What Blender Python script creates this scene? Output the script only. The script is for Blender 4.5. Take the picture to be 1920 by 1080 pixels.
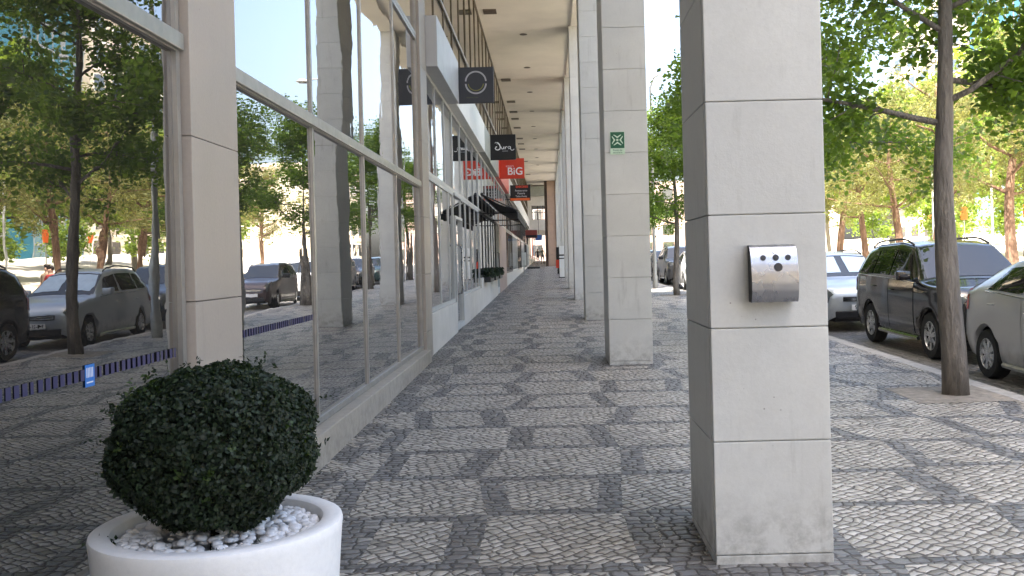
import bpy, bmesh, math, random
import numpy as np
from mathutils import Vector, Matrix
for _o in list(bpy.data.objects): bpy.data.objects.remove(_o)
SC = bpy.context.scene
COL = SC.collection
rnd = random.Random(7)
nr = np.random.default_rng(11)
R = math.radians
SL = 0.0113                         # the street climbs gently away from the camera
def gz(y): return SL*y if y < 135 else SL*135

# ------------------------------------------------------------------ camera
cd = bpy.data.cameras.new('camera'); cam = bpy.data.objects.new('camera', cd); COL.objects.link(cam)
cd.sensor_width = 36; cd.lens = 33.75; cd.clip_end = 3000; cd.clip_start = 0.05
cd.shift_x = -68/1920; cd.shift_y = -53/1920
a = 0.025
cam.matrix_world = Matrix(((math.cos(a), math.sin(a), 0, 0), (0, 0, -1, 0), (-math.sin(a), math.cos(a), 0, 1.70), (0, 0, 0, 1)))
SC.camera = cam
# ------------------------------------------------------------------ sky, sun, exposure
SUN_EL, SUN_DIR = R(68), Vector((-0.6, -0.8, 0)).normalized()
w = bpy.data.worlds.new('World'); SC.world = w; w.use_nodes = True
nt = w.node_tree; nt.nodes.clear()
sky = nt.nodes.new('ShaderNodeTexSky'); sky.sky_type = 'NISHITA'; sky.sun_disc = False
sky.sun_elevation = SUN_EL; sky.sun_rotation = math.atan2(SUN_DIR.x, SUN_DIR.y); sky.air_density = 0.95; sky.dust_density = 5.5; sky.ozone_density = 0.4
bg = nt.nodes.new('ShaderNodeBackground'); bg.inputs['Strength'].default_value = 0.15
ou = nt.nodes.new('ShaderNodeOutputWorld')
nt.links.new(sky.outputs[0], bg.inputs[0]); nt.links.new(bg.outputs[0], ou.inputs[0])
sd = bpy.data.lights.new('sun', 'SUN'); sd.energy = 5.0; sd.angle = R(0.5); sd.color = (1, 0.95, 0.86)
sun = bpy.data.objects.new('sun', sd); COL.objects.link(sun)
sv = Vector((SUN_DIR.x*math.cos(SUN_EL), SUN_DIR.y*math.cos(SUN_EL), math.sin(SUN_EL)))
sun.rotation_euler = sv.to_track_quat('Z', 'Y').to_euler(); sun.location = (-30, -20, 60)
SC.view_settings.view_transform = 'Standard'; SC.view_settings.look = 'None'
SC.view_settings.exposure = 2.38; SC.view_settings.gamma = 1
try: SC.cycles.max_bounces = 8; SC.cycles.transparent_max_bounces = 8; SC.cycles.sample_clamp_indirect = 6
except Exception: pass

# ------------------------------------------------------------------ materials
class NT:
    """little node-graph writer"""
    def __init__(s, name):
        s.m = bpy.data.materials.new(name); s.m.use_nodes = True
        s.t = s.m.node_tree; s.b = s.t.nodes['Principled BSDF']; s.out = s.t.nodes['Material Output']
    def n(s, typ, **kw):
        nd = s.t.nodes.new(typ)
        for k, v in kw.items(): setattr(nd, k, v)
        return nd
    def put(s, sock, v):
        if v is None: return
        if hasattr(v, 'is_linked') or hasattr(v, 'links'): s.t.links.new(v, sock)
        else: sock.default_value = v
    def math(s, op, a, b=None, c=None, clamp=False):
        nd = s.n('ShaderNodeMath', operation=op, use_clamp=clamp)
        for i, v in enumerate((a, b, c)): s.put(nd.inputs[i], v)
        return nd.outputs[0]
    def pos(s):
        return s.n('ShaderNodeNewGeometry').outputs['Position']
    def objpos(s):
        return s.n('ShaderNodeTexCoord').outputs['Object']
    def sep(s, v):
        nd = s.n('ShaderNodeSeparateXYZ'); s.put(nd.inputs[0], v); return nd.outputs
    def comb(s, x, y, z=0.0):
        nd = s.n('ShaderNodeCombineXYZ')
        for i, v in enumerate((x, y, z)): s.put(nd.inputs[i], v)
        return nd.outputs[0]
    def noise(s, vec, scale, detail=4, rough=.55, dist=0):
        nd = s.n('ShaderNodeTexNoise'); s.put(nd.inputs['Vector'], vec)
        nd.inputs['Scale'].default_value = scale; nd.inputs['Detail'].default_value = detail
        nd.inputs['Roughness'].default_value = rough; nd.inputs['Distortion'].default_value = dist
        return nd.outputs['Fac']
    def white(s, vec):
        nd = s.n('ShaderNodeTexWhiteNoise', noise_dimensions='3D'); s.put(nd.inputs['Vector'], vec); return nd.outputs
    def ramp(s, f, stops):
        nd = s.n('ShaderNodeValToRGB'); s.put(nd.inputs[0], f)
        e = nd.color_ramp.elements
        while len(e) < len(stops): e.new(0.5)
        for k, (p, c) in enumerate(stops):
            e[k].position = p; e[k].color = (*c, 1) if len(c) == 3 else c
        return nd.outputs[0]
    def mix(s, f, a, b, blend='MIX'):
        nd = s.n('ShaderNodeMix', data_type='RGBA', blend_type=blend)
        s.put(nd.inputs[0], f)
        for k, v in ((6, a), (7, b)):
            if isinstance(v, tuple): v = (*v, 1) if len(v) == 3 else v
            s.put(nd.inputs[k], v)
        return nd.outputs[2]
    def maprange(s, v, a, b, c=0.0, d=1.0, smooth=True):
        nd = s.n('ShaderNodeMapRange', interpolation_type='SMOOTHSTEP' if smooth else 'LINEAR')
        for i, x in enumerate((v, a, b, c, d)): s.put(nd.inputs[i], x)
        return nd.outputs[0]
    def scale(s, v, xyz):
        nd = s.n('ShaderNodeVectorMath', operation='MULTIPLY'); s.put(nd.inputs[0], v); nd.inputs[1].default_value = xyz
        return nd.outputs[0]
    def bump(s, h, strength=.5, dist=.01):
        nd = s.n('ShaderNodeBump'); s.put(nd.inputs['Height'], h)
        nd.inputs['Strength'].default_value = strength; nd.inputs['Distance'].default_value = dist
        s.t.links.new(nd.outputs[0], s.b.inputs['Normal'])
    def col(s, v):
        if isinstance(v, tuple) and len(v) == 3: v = (*v, 1)
        s.put(s.b.inputs['Base Color'], v)
    def set(s, **kw):
        names = dict(rough='Roughness', metal='Metallic', ior='IOR', spec='Specular IOR Level', coat='Coat Weight', coatr='Coat Roughness',
                     sss='Subsurface Weight', trans='Transmission Weight', alpha='Alpha')
        for k, v in kw.items(): s.put(s.b.inputs[names[k]], v)
        return s

def plain(name, c, rough=.5, metal=0., var=.12, scale=8, bump=0., ior=1.45, coat=0.):
    g = NT(name); p = g.objpos()
    f = g.noise(p, scale, 5, .6)
    c2 = tuple(max(0, x*(1-var)) for x in c); c3 = tuple(min(1, x*(1+var)) for x in c)
    g.col(g.ramp(f, [(.3, c2), (.7, c3)]))
    g.set(rough=g.maprange(g.noise(p, scale*2.3, 3), .2, .8, max(0, rough-.08), min(1, rough+.08)), metal=metal, ior=ior, coat=coat)
    if bump: g.bump(g.noise(p, scale*6, 4), .4, bump)
    return g.m

def stone_mat(name, c, dirt=(.16, .145, .12), pit=True, stain=.35, ior=1.4, rough=.6):
    g = NT(name); p = g.pos()
    big = g.noise(p, 1.7, 6, .6); fine = g.noise(p, 46, 5, .7)
    streak = g.noise(g.scale(p, (9, 9, 1.1)), 1.0, 6, .65)
    base = g.ramp(big, [(.3, tuple(x*.90 for x in c)), (.7, tuple(min(1, x*1.06) for x in c))])
    ri = g.n('ShaderNodeNewGeometry').outputs['Random Per Island']
    base = g.mix(g.maprange(ri, 0, 1, 0, .30, False), base, tuple(x*.80 for x in c))
    blot = g.noise(p, 5.5, 6, .72, .5)
    base = g.mix(g.maprange(blot, .5, .78, 0, .28), base, tuple(x*.70 for x in c))
    base = g.mix(g.maprange(fine, .35, .75, 0, .22), base, tuple(x*.72 for x in c))
    base = g.mix(g.maprange(streak, .56, .8, 0, stain), base, dirt)
    z = g.sep(p)
    low = g.math('SUBTRACT', z[2], g.math('MULTIPLY', z[1], SL))
    lowm = g.math('MULTIPLY', g.maprange(low, .02, .5, 1, 0), g.maprange(g.noise(p, 9, 5, .7), .38, .68))
    base = g.mix(g.math('MULTIPLY', lowm, .5), base, dirt)
    if pit:
        v = g.n('ShaderNodeTexVoronoi'); g.put(v.inputs['Vector'], p); v.inputs['Scale'].default_value = 17
        pm = g.math('MULTIPLY', g.maprange(v.outputs['Distance'], .05, .10, 1, 0), g.maprange(g.noise(p, 2.3, 2), .55, .66))
        base = g.mix(g.math('MULTIPLY', pm, .65), base, tuple(x*.7 for x in dirt))
    g.col(base); g.set(rough=g.maprange(big, .2, .8, rough-.08, rough+.12), ior=ior)
    g.bump(g.math('ADD', g.math('MULTIPLY', fine, .6), big), .35, .006)
    return g.m

def M_pavement():
    g = NT('calcada_stone'); p = g.pos(); x, y, z = g.sep(p)
    PX, PY = 1.01, 1.02
    # ---- the dark and light design
    wob = g.noise(p, 5.5, 3)
    xs = g.math('ADD', x, g.math('MULTIPLY', g.math('SUBTRACT', wob, .5), .035))
    ys = g.math('ADD', y, g.math('MULTIPLY', g.math('SUBTRACT', g.noise(g.scale(p, (1, 1, 0)), 4.1, 3), .5), .05))
    ay = g.math('DIVIDE', g.math('SUBTRACT', ys, 5.14), PY); j = g.math('FLOOR', ay); f = g.math('FRACT', ay)
    ax = g.math('DIVIDE', g.math('ADD', xs, .43), PX); bi = g.math('ROUND', ax)
    n0 = g.white(g.comb(bi, j, 3.0))[0]; n1 = g.white(g.comb(bi, g.math('ADD', j, 1), 3.0))[0]
    off = g.math('ADD', g.math('MULTIPLY', n0, g.math('SUBTRACT', 1, f)), g.math('MULTIPLY', n1, f))
    amp = g.maprange(x, 1.2, 2.6, .34, .60)
    off = g.math('MULTIPLY', g.math('SUBTRACT', off, .5), amp)
    dl = g.math('SUBTRACT', g.math('SUBTRACT', g.math('ADD', xs, .43), g.math('MULTIPLY', bi, PX)), off)
    colm = g.math('ADD', bi, g.math('SUBTRACT', g.math('GREATER_THAN', dl, 0), 1))
    par = g.math('FLOORED_MODULO', g.math('ADD', colm, j), 2)
    side = g.math('LESS_THAN', g.math('ABSOLUTE', dl), g.maprange(g.white(g.comb(bi, j, 9))[0], 0, 1, .16, .25, False))
    band = g.math('LESS_THAN', g.math('MINIMUM', f, g.math('SUBTRACT', 1, f)), .11)
    allband = g.math('LESS_THAN', g.math('MINIMUM', f, g.math('SUBTRACT', 1, f)), .024)
    dark = g.math('MULTIPLY', g.math('MAXIMUM', side, band), par)
    dark = g.math('MAXIMUM', dark, g.math('MULTIPLY', allband, g.math('LESS_THAN', x, 1.6)))
    # dark apron by the wall; basalt round each pillar with its shadow painted in
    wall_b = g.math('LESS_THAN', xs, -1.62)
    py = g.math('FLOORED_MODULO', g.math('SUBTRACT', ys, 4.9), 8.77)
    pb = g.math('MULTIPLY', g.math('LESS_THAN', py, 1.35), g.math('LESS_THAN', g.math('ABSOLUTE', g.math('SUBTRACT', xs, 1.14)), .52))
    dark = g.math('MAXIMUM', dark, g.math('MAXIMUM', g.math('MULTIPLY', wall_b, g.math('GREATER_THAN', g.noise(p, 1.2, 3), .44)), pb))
    # ---- stones: one laid diagonally (pale), one laid square (dark)
    def bricks(ang, sx, sy, seed):
        wx = g.math('ADD', x, g.math('MULTIPLY', g.math('SUBTRACT', g.noise(p, 3.2+seed, 3), .5), .16))
        wy = g.math('ADD', y, g.math('MULTIPLY', g.math('SUBTRACT', g.noise(g.scale(p, (1, -1, 1)), 2.7+seed, 3), .5), .16))
        ca, sa = math.cos(ang), math.sin(ang)
        u = g.math('ADD', g.math('MULTIPLY', wx, ca/sx), g.math('MULTIPLY', wy, sa/sx))
        v = g.math('ADD', g.math('MULTIPLY', wx, -sa/sy), g.math('MULTIPLY', wy, ca/sy))
        rv = g.math('FLOOR', v)
        u = g.math('ADD', u, g.math('MULTIPLY', g.white(g.comb(rv, seed, 1))[0], 1.0))
        u = g.math('ADD', u, g.math('MULTIPLY', g.math('FLOORED_MODULO', rv, 2), .5))
        ru = g.math('FLOOR', u)
        wn = g.white(g.comb(ru, rv, seed))
        lx = g.math('SUBTRACT', g.math('FRACT', u), .5); ly = g.math('SUBTRACT', g.math('FRACT', v), .5)
        ex = g.math('MULTIPLY', g.math('SUBTRACT', .5, g.math('ABSOLUTE', lx)), sx)
        ey = g.math('MULTIPLY', g.math('SUBTRACT', .5, g.math('ABSOLUTE', ly)), sy)
        rc = g.sep(wn[1])
        edge = g.math('SUBTRACT', g.math('MINIMUM', ex, ey), g.math('MULTIPLY', rc[2], .004))
        tilt = g.math('ADD', g.math('MULTIPLY', lx, g.math('SUBTRACT', rc[0], .5)), g.math('MULTIPLY', ly, g.math('SUBTRACT', rc[1], .5)))
        h = g.math('ADD', g.math('MULTIPLY', g.maprange(edge, .0, .02), .011), g.math('MULTIPLY', tilt, .016))
        h = g.math('ADD', h, g.math('MULTIPLY', rc[2], .003))
        return edge, h, wn[0]
    e1, h1, r1 = bricks(R(38), .090, .066, 1.0)
    e2, h2, r2 = bricks(R(2), .09, .078, 2.0)
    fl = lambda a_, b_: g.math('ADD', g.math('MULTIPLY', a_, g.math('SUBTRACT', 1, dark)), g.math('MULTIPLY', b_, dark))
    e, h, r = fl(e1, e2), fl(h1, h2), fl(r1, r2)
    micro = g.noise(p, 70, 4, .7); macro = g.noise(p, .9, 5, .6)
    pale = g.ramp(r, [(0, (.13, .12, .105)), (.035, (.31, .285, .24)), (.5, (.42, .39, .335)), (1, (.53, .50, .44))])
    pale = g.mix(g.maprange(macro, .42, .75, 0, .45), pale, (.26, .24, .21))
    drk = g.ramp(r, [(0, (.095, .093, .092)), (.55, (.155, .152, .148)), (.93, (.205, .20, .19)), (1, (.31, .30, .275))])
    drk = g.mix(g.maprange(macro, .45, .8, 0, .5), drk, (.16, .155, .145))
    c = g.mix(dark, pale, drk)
    c = g.mix(g.maprange(micro, .4, .8, 0, .3), c, (.18, .17, .155))
    gum = g.n('ShaderNodeTexVoronoi'); g.put(gum.inputs['Vector'], g.scale(p, (1, 1, 0))); gum.inputs['Scale'].default_value = 1.9
    c = g.mix(g.math('MULTIPLY', g.maprange(gum.outputs['Distance'], .022, .034, 1, 0), g.math('GREATER_THAN', g.sep(gum.outputs['Color'])[0], .45)), c, (.06, .055, .05))
    grime = g.noise(g.scale(p, (1, .6, 0)), .55, 6, .68, .4)
    c = g.mix(g.maprange(grime, .52, .74, 0, .42), c, (.115, .105, .09))
    joint = g.maprange(e, .002, .008, 1, 0)
    c = g.mix(g.math('MULTIPLY', joint, .88), c, (.055, .05, .043))
    g.col(c)
    g.set(rough=g.math('ADD', g.math('MULTIPLY', joint, .4), g.maprange(micro, .3, .8, .30, .5)), ior=1.5)
    wavy = g.math('MULTIPLY', g.noise(g.scale(p, (1, 1, 0)), 1.5, 3, .5), .045)
    g.bump(g.math('ADD', wavy, g.math('ADD', h, g.math('MULTIPLY', micro, .002))), .9, 1.0)
    return g.m

def M_setts(name, c0, c1, s=.12):
    g = NT(name); p = g.pos()
    v = g.n('ShaderNodeTexVoronoi', feature='DISTANCE_TO_EDGE'); g.put(v.inputs['Vector'], g.scale(p, (1/s, 1/s, 0))); v.inputs['Scale'].default_value = 1; v.inputs['Randomness'].default_value = .5
    v2 = g.n('ShaderNodeTexVoronoi'); g.put(v2.inputs['Vector'], g.scale(p, (1/s, 1/s, 0))); v2.inputs['Scale'].default_value = 1; v2.inputs['Randomness'].default_value = .5
    c = g.ramp(g.sep(v2.outputs['Color'])[0], [(0, c0), (1, c1)])
    j = g.maprange(v.outputs[0], .03, .1, 1, 0)
    g.col(g.mix(g.math('MULTIPLY', j, .8), c, (.03, .028, .025))); g.set(rough=.5)
    g.bump(g.maprange(v.outputs[0], 0, .2), .8, .012)
    return g.m

def M_asphalt(name, c):
    g = NT(name); p = g.pos()
    f = g.noise(p, 120, 3, .7); b = g.noise(p, .8, 5)
    g.col(g.mix(g.maprange(b, .35, .7, 0, .4), g.ramp(f, [(.3, tuple(x*.7 for x in c)), (.7, tuple(x*1.35 for x in c))]), tuple(x*1.5 for x in c)))
    g.set(rough=.85); g.bump(f, .5, .006); return g.m

def M_pane(name, tint, ior=3.0, rough=.0, coat=False):
    g = NT(name); p = g.pos()
    g.col(g.mix(g.maprange(g.noise(p, .7, 4), .4, .7, 0, .6), tint, tuple(x*.55 for x in tint)))
    g.set(rough=rough, ior=ior)
    w_ = g.math('ADD', g.noise(g.scale(p, (1, .55, .5)), 1.3, 2, .4), g.math('MULTIPLY', g.noise(p, 5, 2), .04))
    g.bump(w_, .40, .012)
    if coat: g.set(coat=1.0, coatr=0.0); g.b.inputs['Coat IOR'].default_value = 1.6; g.t.links.new(g.b.inputs['Normal'].links[0].from_socket, g.b.inputs['Coat Normal'])
    return g.m

def M_leaf(name, c0, c1, c2, trans=.45, rough=.45):
    g = NT(name)
    ri = g.n('ShaderNodeNewGeometry').outputs['Random Per Island']
    p = g.pos()
    c = g.ramp(ri, [(0, c0), (.55, c1), (1, c2)])
    c = g.mix(g.maprange(g.noise(p, 1.1, 3), .35, .65, 0, .5), c, c0)
    g.col(c); g.set(rough=rough)
    tr = g.n('ShaderNodeBsdfTranslucent')
    g.put(tr.inputs[0], g.mix(.6, c, tuple(min(1, a_*b_) for a_, b_ in zip(c2, (2.0, 1.9, .9)))))
    mx = g.n('ShaderNodeMixShader'); mx.inputs[0].default_value = trans
    g.t.links.new(g.b.outputs[0], mx.inputs[1]); g.t.links.new(tr.outputs[0], mx.inputs[2]); g.t.links.new(mx.outputs[0], g.out.inputs[0])
    return g.m

def M_bark(name, c):
    g = NT(name); p = g.objpos()
    r = g.noise(g.scale(p, (16, 16, 2.6)), 1, 6, .65, .6); b = g.noise(p, 2, 4)
    g.col(g.mix(g.maprange(b, .4, .7, 0, .4), g.ramp(r, [(.3, tuple(x*.45 for x in c)), (.55, c), (.8, tuple(min(1, x*1.6) for x in c))]), tuple(x*.8 for x in c)))
    g.set(rough=.85); g.bump(g.math('ADD', r, g.math('MULTIPLY', g.noise(g.scale(p, (40, 40, 9)), 1, 4), .4)), 1.0, .07); return g.m

def M_paint(name, c, metal=.35, rough=.32):
    g = NT(name); p = g.objpos()
    z = g.sep(p)[2]
    d = g.math('MULTIPLY', g.maprange(z, .2, .75, 1, 0), g.maprange(g.noise(p, 6, 5, .65), .4, .75))
    c_ = g.mix(g.math('MULTIPLY', d, .35), c, (.16, .14, .11))
    fl = g.noise(p, 400, 1)
    g.col(g.mix(g.maprange(fl, .4, .6, 0, .12), c_, tuple(min(1, x*1.5+.01) for x in c)))
    g.set(rough=g.math('ADD', g.math('MULTIPLY', d, .3), rough), metal=metal, coat=.7, coatr=.06)
    return g.m

def M_flat(name, c, rough=.5): return plain(name, c, rough, 0, .06, 5)

MT = {}
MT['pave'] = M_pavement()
MT['pillar'] = stone_mat('pale_limestone', (.575, .575, .535))
MT['pilaster'] = stone_mat('beige_marble', (.38, .335, .285), stain=.3, rough=.4, ior=1.5)
MT['plinth'] = stone_mat('plinth_stone', (.40, .36, .30), stain=.3, rough=.5)
MT['pink'] = stone_mat('pink_stone', (.42, .29, .215), stain=.15, pit=False)
MT['core'] = plain('mortar', (.50, .49, .45), .85)
MT['ceil'] = plain('ceiling_plaster', (.80, .74, .645), .8, var=.08, scale=.6, bump=.003)
MT['alu'] = plain('aluminium', (.42, .41, .385), .4, .75, .1)
MT['fascia'] = plain('brushed_panel', (.52, .535, .55), .48, .45, .05, 2)
MT['fascia_w'] = plain('white_panel', (.74, .75, .72), .4, 0, .05, 3)
MT['fascia_g'] = plain('grey_green_panel', (.33, .35, .32), .5, .1, .1, 3)
MT['frame_d'] = plain('dark_metal_frame', (.05, .05, .05), .45, .5, .2)
MT['bronze'] = plain('bronze_frame', (.15, .12, .08), .45, .5, .2)
MT['white_fr'] = plain('white_frame', (.50, .51, .49), .45, .0, .05)
MT['pane'] = M_pane('tinted_pane', (.016, .014, .012), 1.9, coat=True)
MT['paneB'] = M_pane('tinted_pane', (.030, .028, .025), 3.5, coat=True)
MT['pane2'] = M_pane('clear_pane', (.05, .052, .05), 2.4, coat=True)
MT['pane3'] = M_pane('bronze_pane', (.06, .05, .035), 2.6)
MT['render_wall'] = plain('painted_wall', (.62, .585, .53), .8, 0, .08, 2, .002)
MT['pinkwall'] = plain('pink_wall', (.44, .33, .28), .75, 0, .1, 2)
MT['kerb'] = stone_mat('kerb_granite', (.44, .43, .41), stain=.3)
MT['setts'] = M_setts('parking_setts', (.10, .10, .10), (.2, .195, .185), .12)
MT['asph'] = M_asphalt('asphalt', (.07, .07, .072))
MT['sand'] = plain('pale_sand', (.68, .62, .52), .9, 0, .1, .4, .01)
MT['soil'] = plain('tree_pit_soil', (.245, .225, .195), .95, 0, .3, 12, .01)
MT['ground'] = plain('far_ground', (.34, .32, .27), .95, 0, .2, .2)
MT['steel'] = plain('brushed_steel', (.36, .37, .39), .27, 1.0, .06, 4)
MT['black'] = plain('black_plastic', (.018, .018, .02), .45, 0, .2)
MT['rubber'] = plain('tyre_rubber', (.022, .022, .023), .8, 0, .25, 20)
MT['rim'] = plain('alloy', (.55, .56, .57), .3, .9, .06)
MT['pot'] = stone_mat('white_pot', (.80, .80, .78), dirt=(.34, .31, .26), pit=False, stain=.10, rough=.45, ior=1.45)
MT['pebble'] = plain('white_pebble', (.76, .75, .73), .5, 0, .15, 14)
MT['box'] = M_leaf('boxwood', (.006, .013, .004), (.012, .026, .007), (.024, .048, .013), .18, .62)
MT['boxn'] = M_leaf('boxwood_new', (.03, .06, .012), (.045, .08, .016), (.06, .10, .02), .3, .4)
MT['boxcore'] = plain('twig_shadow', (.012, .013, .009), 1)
MT['leaf'] = M_leaf('broad_leaf', (.04, .09, .018), (.078, .15, .029), (.15, .235, .045), .6)
MT['leaf2'] = M_leaf('young_leaf', (.09, .15, .025), (.14, .22, .04), (.22, .30, .06), .5)
MT['needle'] = M_leaf('pine_needle', (.10, .125, .04), (.165, .18, .065), (.26, .25, .105), .42, .6)
MT['bark'] = M_bark('grey_bark', (.20, .178, .15))
MT['pbark'] = M_bark('pine_bark', (.26, .155, .10))
MT['carglass'] = M_pane('car_glass', (.012, .014, .014), 1.75)
MT['lens'] = plain('lamp_lens', (.20, .21, .215), .06, .5, .35, 14)
MT['redlens'] = plain('red_lens', (.35, .02, .015), .15, 0, .1)
MT['shade'] = plain('sunshade_foil', (.50, .60, .66), .35, .5, .12, 6)
MT['chrome'] = plain('chrome', (.7, .7, .7), .12, 1, .03)
MT['signgrey'] = M_flat('charcoal_sign', (.050, .052, .060), .45)
MT['signblack'] = M_flat('black_sign', (.012, .012, .013), .35)
MT['signred'] = M_flat('red_sign', (.62, .055, .025), .4)
MT['signgreen'] = M_flat('green_sign', (.012, .10, .045), .45)
MT['palegreen'] = M_flat('pale_green', (.52, .66, .50), .5)
MT['silver'] = M_flat('silver_print', (.45, .45, .47), .4)
MT['olive'] = M_flat('olive_print', (.22, .22, .06), .4)
MT['white'] = M_flat('white_print', (.8, .8, .8), .5)
MT['blue'] = M_flat('blue_sign', (.03, .18, .55), .4)
MT['purple'] = M_flat('purple_film', (.055, .05, .105), .85)
MT['orange'] = M_flat('orange_sign', (.75, .14, .03), .5)
MT['awning'] = plain('black_awning_cloth', (.014, .014, .015), .75, 0, .3, 12)
MT['cream'] = plain('cream_facade', (.66, .58, .46), .8, 0, .06, .3)
MT['teal'] = M_pane('teal_curtain_wall', (.04, .16, .22), 1.8)
MT['whitef'] = plain('white_facade', (.74, .72, .68), .8, 0, .05, .3)
MT['roof'] = plain('terracotta', (.42, .2, .12), .8, 0, .15, 1)
MT['skin'] = plain('skin', (.45, .27, .19), .6, 0, .05)
MT['hair'] = plain('dark_hair', (.03, .02, .015), .6)
MT['redcloth'] = plain('red_cloth', (.5, .05, .05), .8)
MT['darkcloth'] = plain('dark_cloth', (.035, .035, .045), .85)
MT['jean'] = plain('denim', (.07, .11, .2), .85)
MT['tan'] = plain('tan_cloth', (.42, .3, .2), .85)
MT['galv'] = plain('galvanised_post', (.36, .37, .36), .5, .5, .12)

# ------------------------------------------------------------------ mesh helpers
def link(name, me, parent=None):
    o = bpy.data.objects.new(name, me); COL.objects.link(o)
    if parent: o.parent = parent
    return o
def tag(o, label=None, cat=None, group=None, kind=None):
    if label: o['label'] = label
    if cat: o['category'] = cat
    if group: o['group'] = group
    if kind: o['kind'] = kind
    return o
def empty(name, loc=(0, 0, 0), rz=0):
    o = bpy.data.objects.new(name, None); COL.objects.link(o); o.location = loc; o.rotation_euler = (0, 0, rz); o.empty_display_size = .2
    return o

class MB:
    def __init__(s): s.v = []; s.f = []; s.mi = []; s.mats = []; s.cur = 0
    def mat(s, m):
        if m not in s.mats: s.mats.append(m)
        s.cur = s.mats.index(m); return s
    def add(s, vs, fs):
        b = len(s.v); s.v += [tuple(p) for p in vs]; s.f += [[i+b for i in q] for q in fs]; s.mi += [s.cur]*len(fs); return s
    def box(s, x0, x1, y0, y1, z0, z1, dz=0.0, ch=0.0):
        """box; dz = lift of the far (y1) end; ch = chamfer of all edges"""
        if x0 > x1: x0, x1 = x1, x0
        if ch <= 0:
            vs = [(x, y, z+(dz if y == y1 else 0)) for z in (z0, z1) for y in (y0, y1) for x in (x0, x1)]
            return s.add(vs, [(0, 2, 3, 1), (4, 5, 7, 6), (0, 1, 5, 4), (2, 6, 7, 3), (0, 4, 6, 2), (1, 3, 7, 5)])
        bm = bmesh.new(); bmesh.ops.create_cube(bm, size=1)
        for v in bm.verts: v.co = Vector(((x0+x1)/2+v.co.x*(x1-x0), (y0+y1)/2+v.co.y*(y1-y0), (z0+z1)/2+v.co.z*(z1-z0)))
        bmesh.ops.bevel(bm, geom=list(bm.edges), offset=ch, segments=2, affect='EDGES', profile=.6)
        bm.verts.index_update()
        vs = [tuple(v.co+Vector((0, 0, dz*(v.co.y-y0)/(y1-y0)))) for v in bm.verts]; fs = [[v.index for v in f.verts] for f in bm.faces]; bm.free()
        return s.add(vs, fs)
    def tube(s, pts, rads, n=8, cap=True, jit=0.0):
        pts = [Vector(p) for p in pts]
        if not hasattr(rads, '__len__'): rads = [rads]*len(pts)
        vs = []; fs = []; up = Vector((0.12, .33, .93))
        for k, p in enumerate(pts):
            t = (pts[min(k+1, len(pts)-1)]-pts[max(k-1, 0)]).normalized()
            u = t.cross(up)
            if u.length < .1: u = t.cross(Vector((1, 0, 0)))
            u.normalize(); v_ = t.cross(u)
            for q in range(n):
                an = 2*math.pi*q/n; vs.append(p+(u*math.cos(an)+v_*math.sin(an))*rads[k]*(1+jit*math.sin(an*3+k*1.7)+jit*math.sin(an*5-k*2.3)))
        for k in range(len(pts)-1):
            for q in range(n): fs.append((k*n+q, k*n+(q+1) % n, (k+1)*n+(q+1) % n, (k+1)*n+q))
        if cap: fs.append(tuple(range(n))[::-1]); fs.append(tuple(range((len(pts)-1)*n, len(pts)*n)))
        return s.add(vs, fs)
    def lathe(s, prof, n=32, c=(0, 0, 0), axis='z', cap=True):
        vs = []; fs = []
        for (r, z) in prof:
            for q in range(n):
                an = 2*math.pi*q/n
                p = (r*math.cos(an), r*math.sin(an), z)
                if axis == 'x': p = (p[2], p[0], p[1])
                if axis == 'y': p = (p[0], p[2], p[1])
                vs.append((p[0]+c[0], p[1]+c[1], p[2]+c[2]))
        for k in range(len(prof)-1):
            for q in range(n): fs.append((k*n+q, k*n+(q+1) % n, (k+1)*n+(q+1) % n, (k+1)*n+q))
        if cap and prof[0][0] > 1e-4: fs.append(tuple(range(n))[::-1])
        if cap and prof[-1][0] > 1e-4: fs.append(tuple(range((len(prof)-1)*n, len(prof)*n)))
        return s.add(vs, fs)
    def prism(s, poly, fn0, fn1):
        n = len(poly); vs = [fn0(*p) for p in poly]+[fn1(*p) for p in poly]
        return s.add(vs, [tuple(range(n))[::-1], tuple(range(n, 2*n))]+[(k, (k+1) % n, n+(k+1) % n, n+k) for k in range(n)])
    def build(s, name, m=None, parent=None, smooth=False, normals=True):
        me = bpy.data.meshes.new(name); me.from_pydata(s.v, [], s.f)
        ms = s.mats if s.mats else [m]
        for x in ms: me.materials.append(x)
        if len(ms) > 1: me.polygons.foreach_set('material_index', s.mi)
        if normals:
            bm = bmesh.new(); bm.from_mesh(me); bmesh.ops.recalc_face_normals(bm, faces=bm.faces); bm.to_mesh(me); bm.free()
        if smooth:
            me.shade_smooth()
            if smooth != 'all':
                try: me.set_sharp_from_angle(angle=R(38))
                except Exception: pass
        me.update()
        return link(name, me, parent)

def quads(name, V, m, parent=None, mats=None, mi=None):
    """V: (n,4,3) array, one leaf per quad"""
    n = len(V); me = bpy.data.meshes.new(name)
    me.vertices.add(n*4); me.vertices.foreach_set('co', np.ascontiguousarray(V, dtype=np.float32).ravel())
    me.loops.add(n*4); me.loops.foreach_set('vertex_index', np.arange(n*4, dtype=np.int32))
    me.polygons.add(n); me.polygons.foreach_set('loop_start', np.arange(0, n*4, 4, dtype=np.int32))
    try: me.polygons.foreach_set('loop_total', np.full(n, 4, dtype=np.int32))
    except Exception: pass
    for x in (mats or [m]): me.materials.append(x)
    if mi is not None: me.polygons.foreach_set('material_index', np.asarray(mi, dtype=np.int32))
    me.update(calc_edges=True); me.validate()
    return link(name, me, parent)

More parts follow.
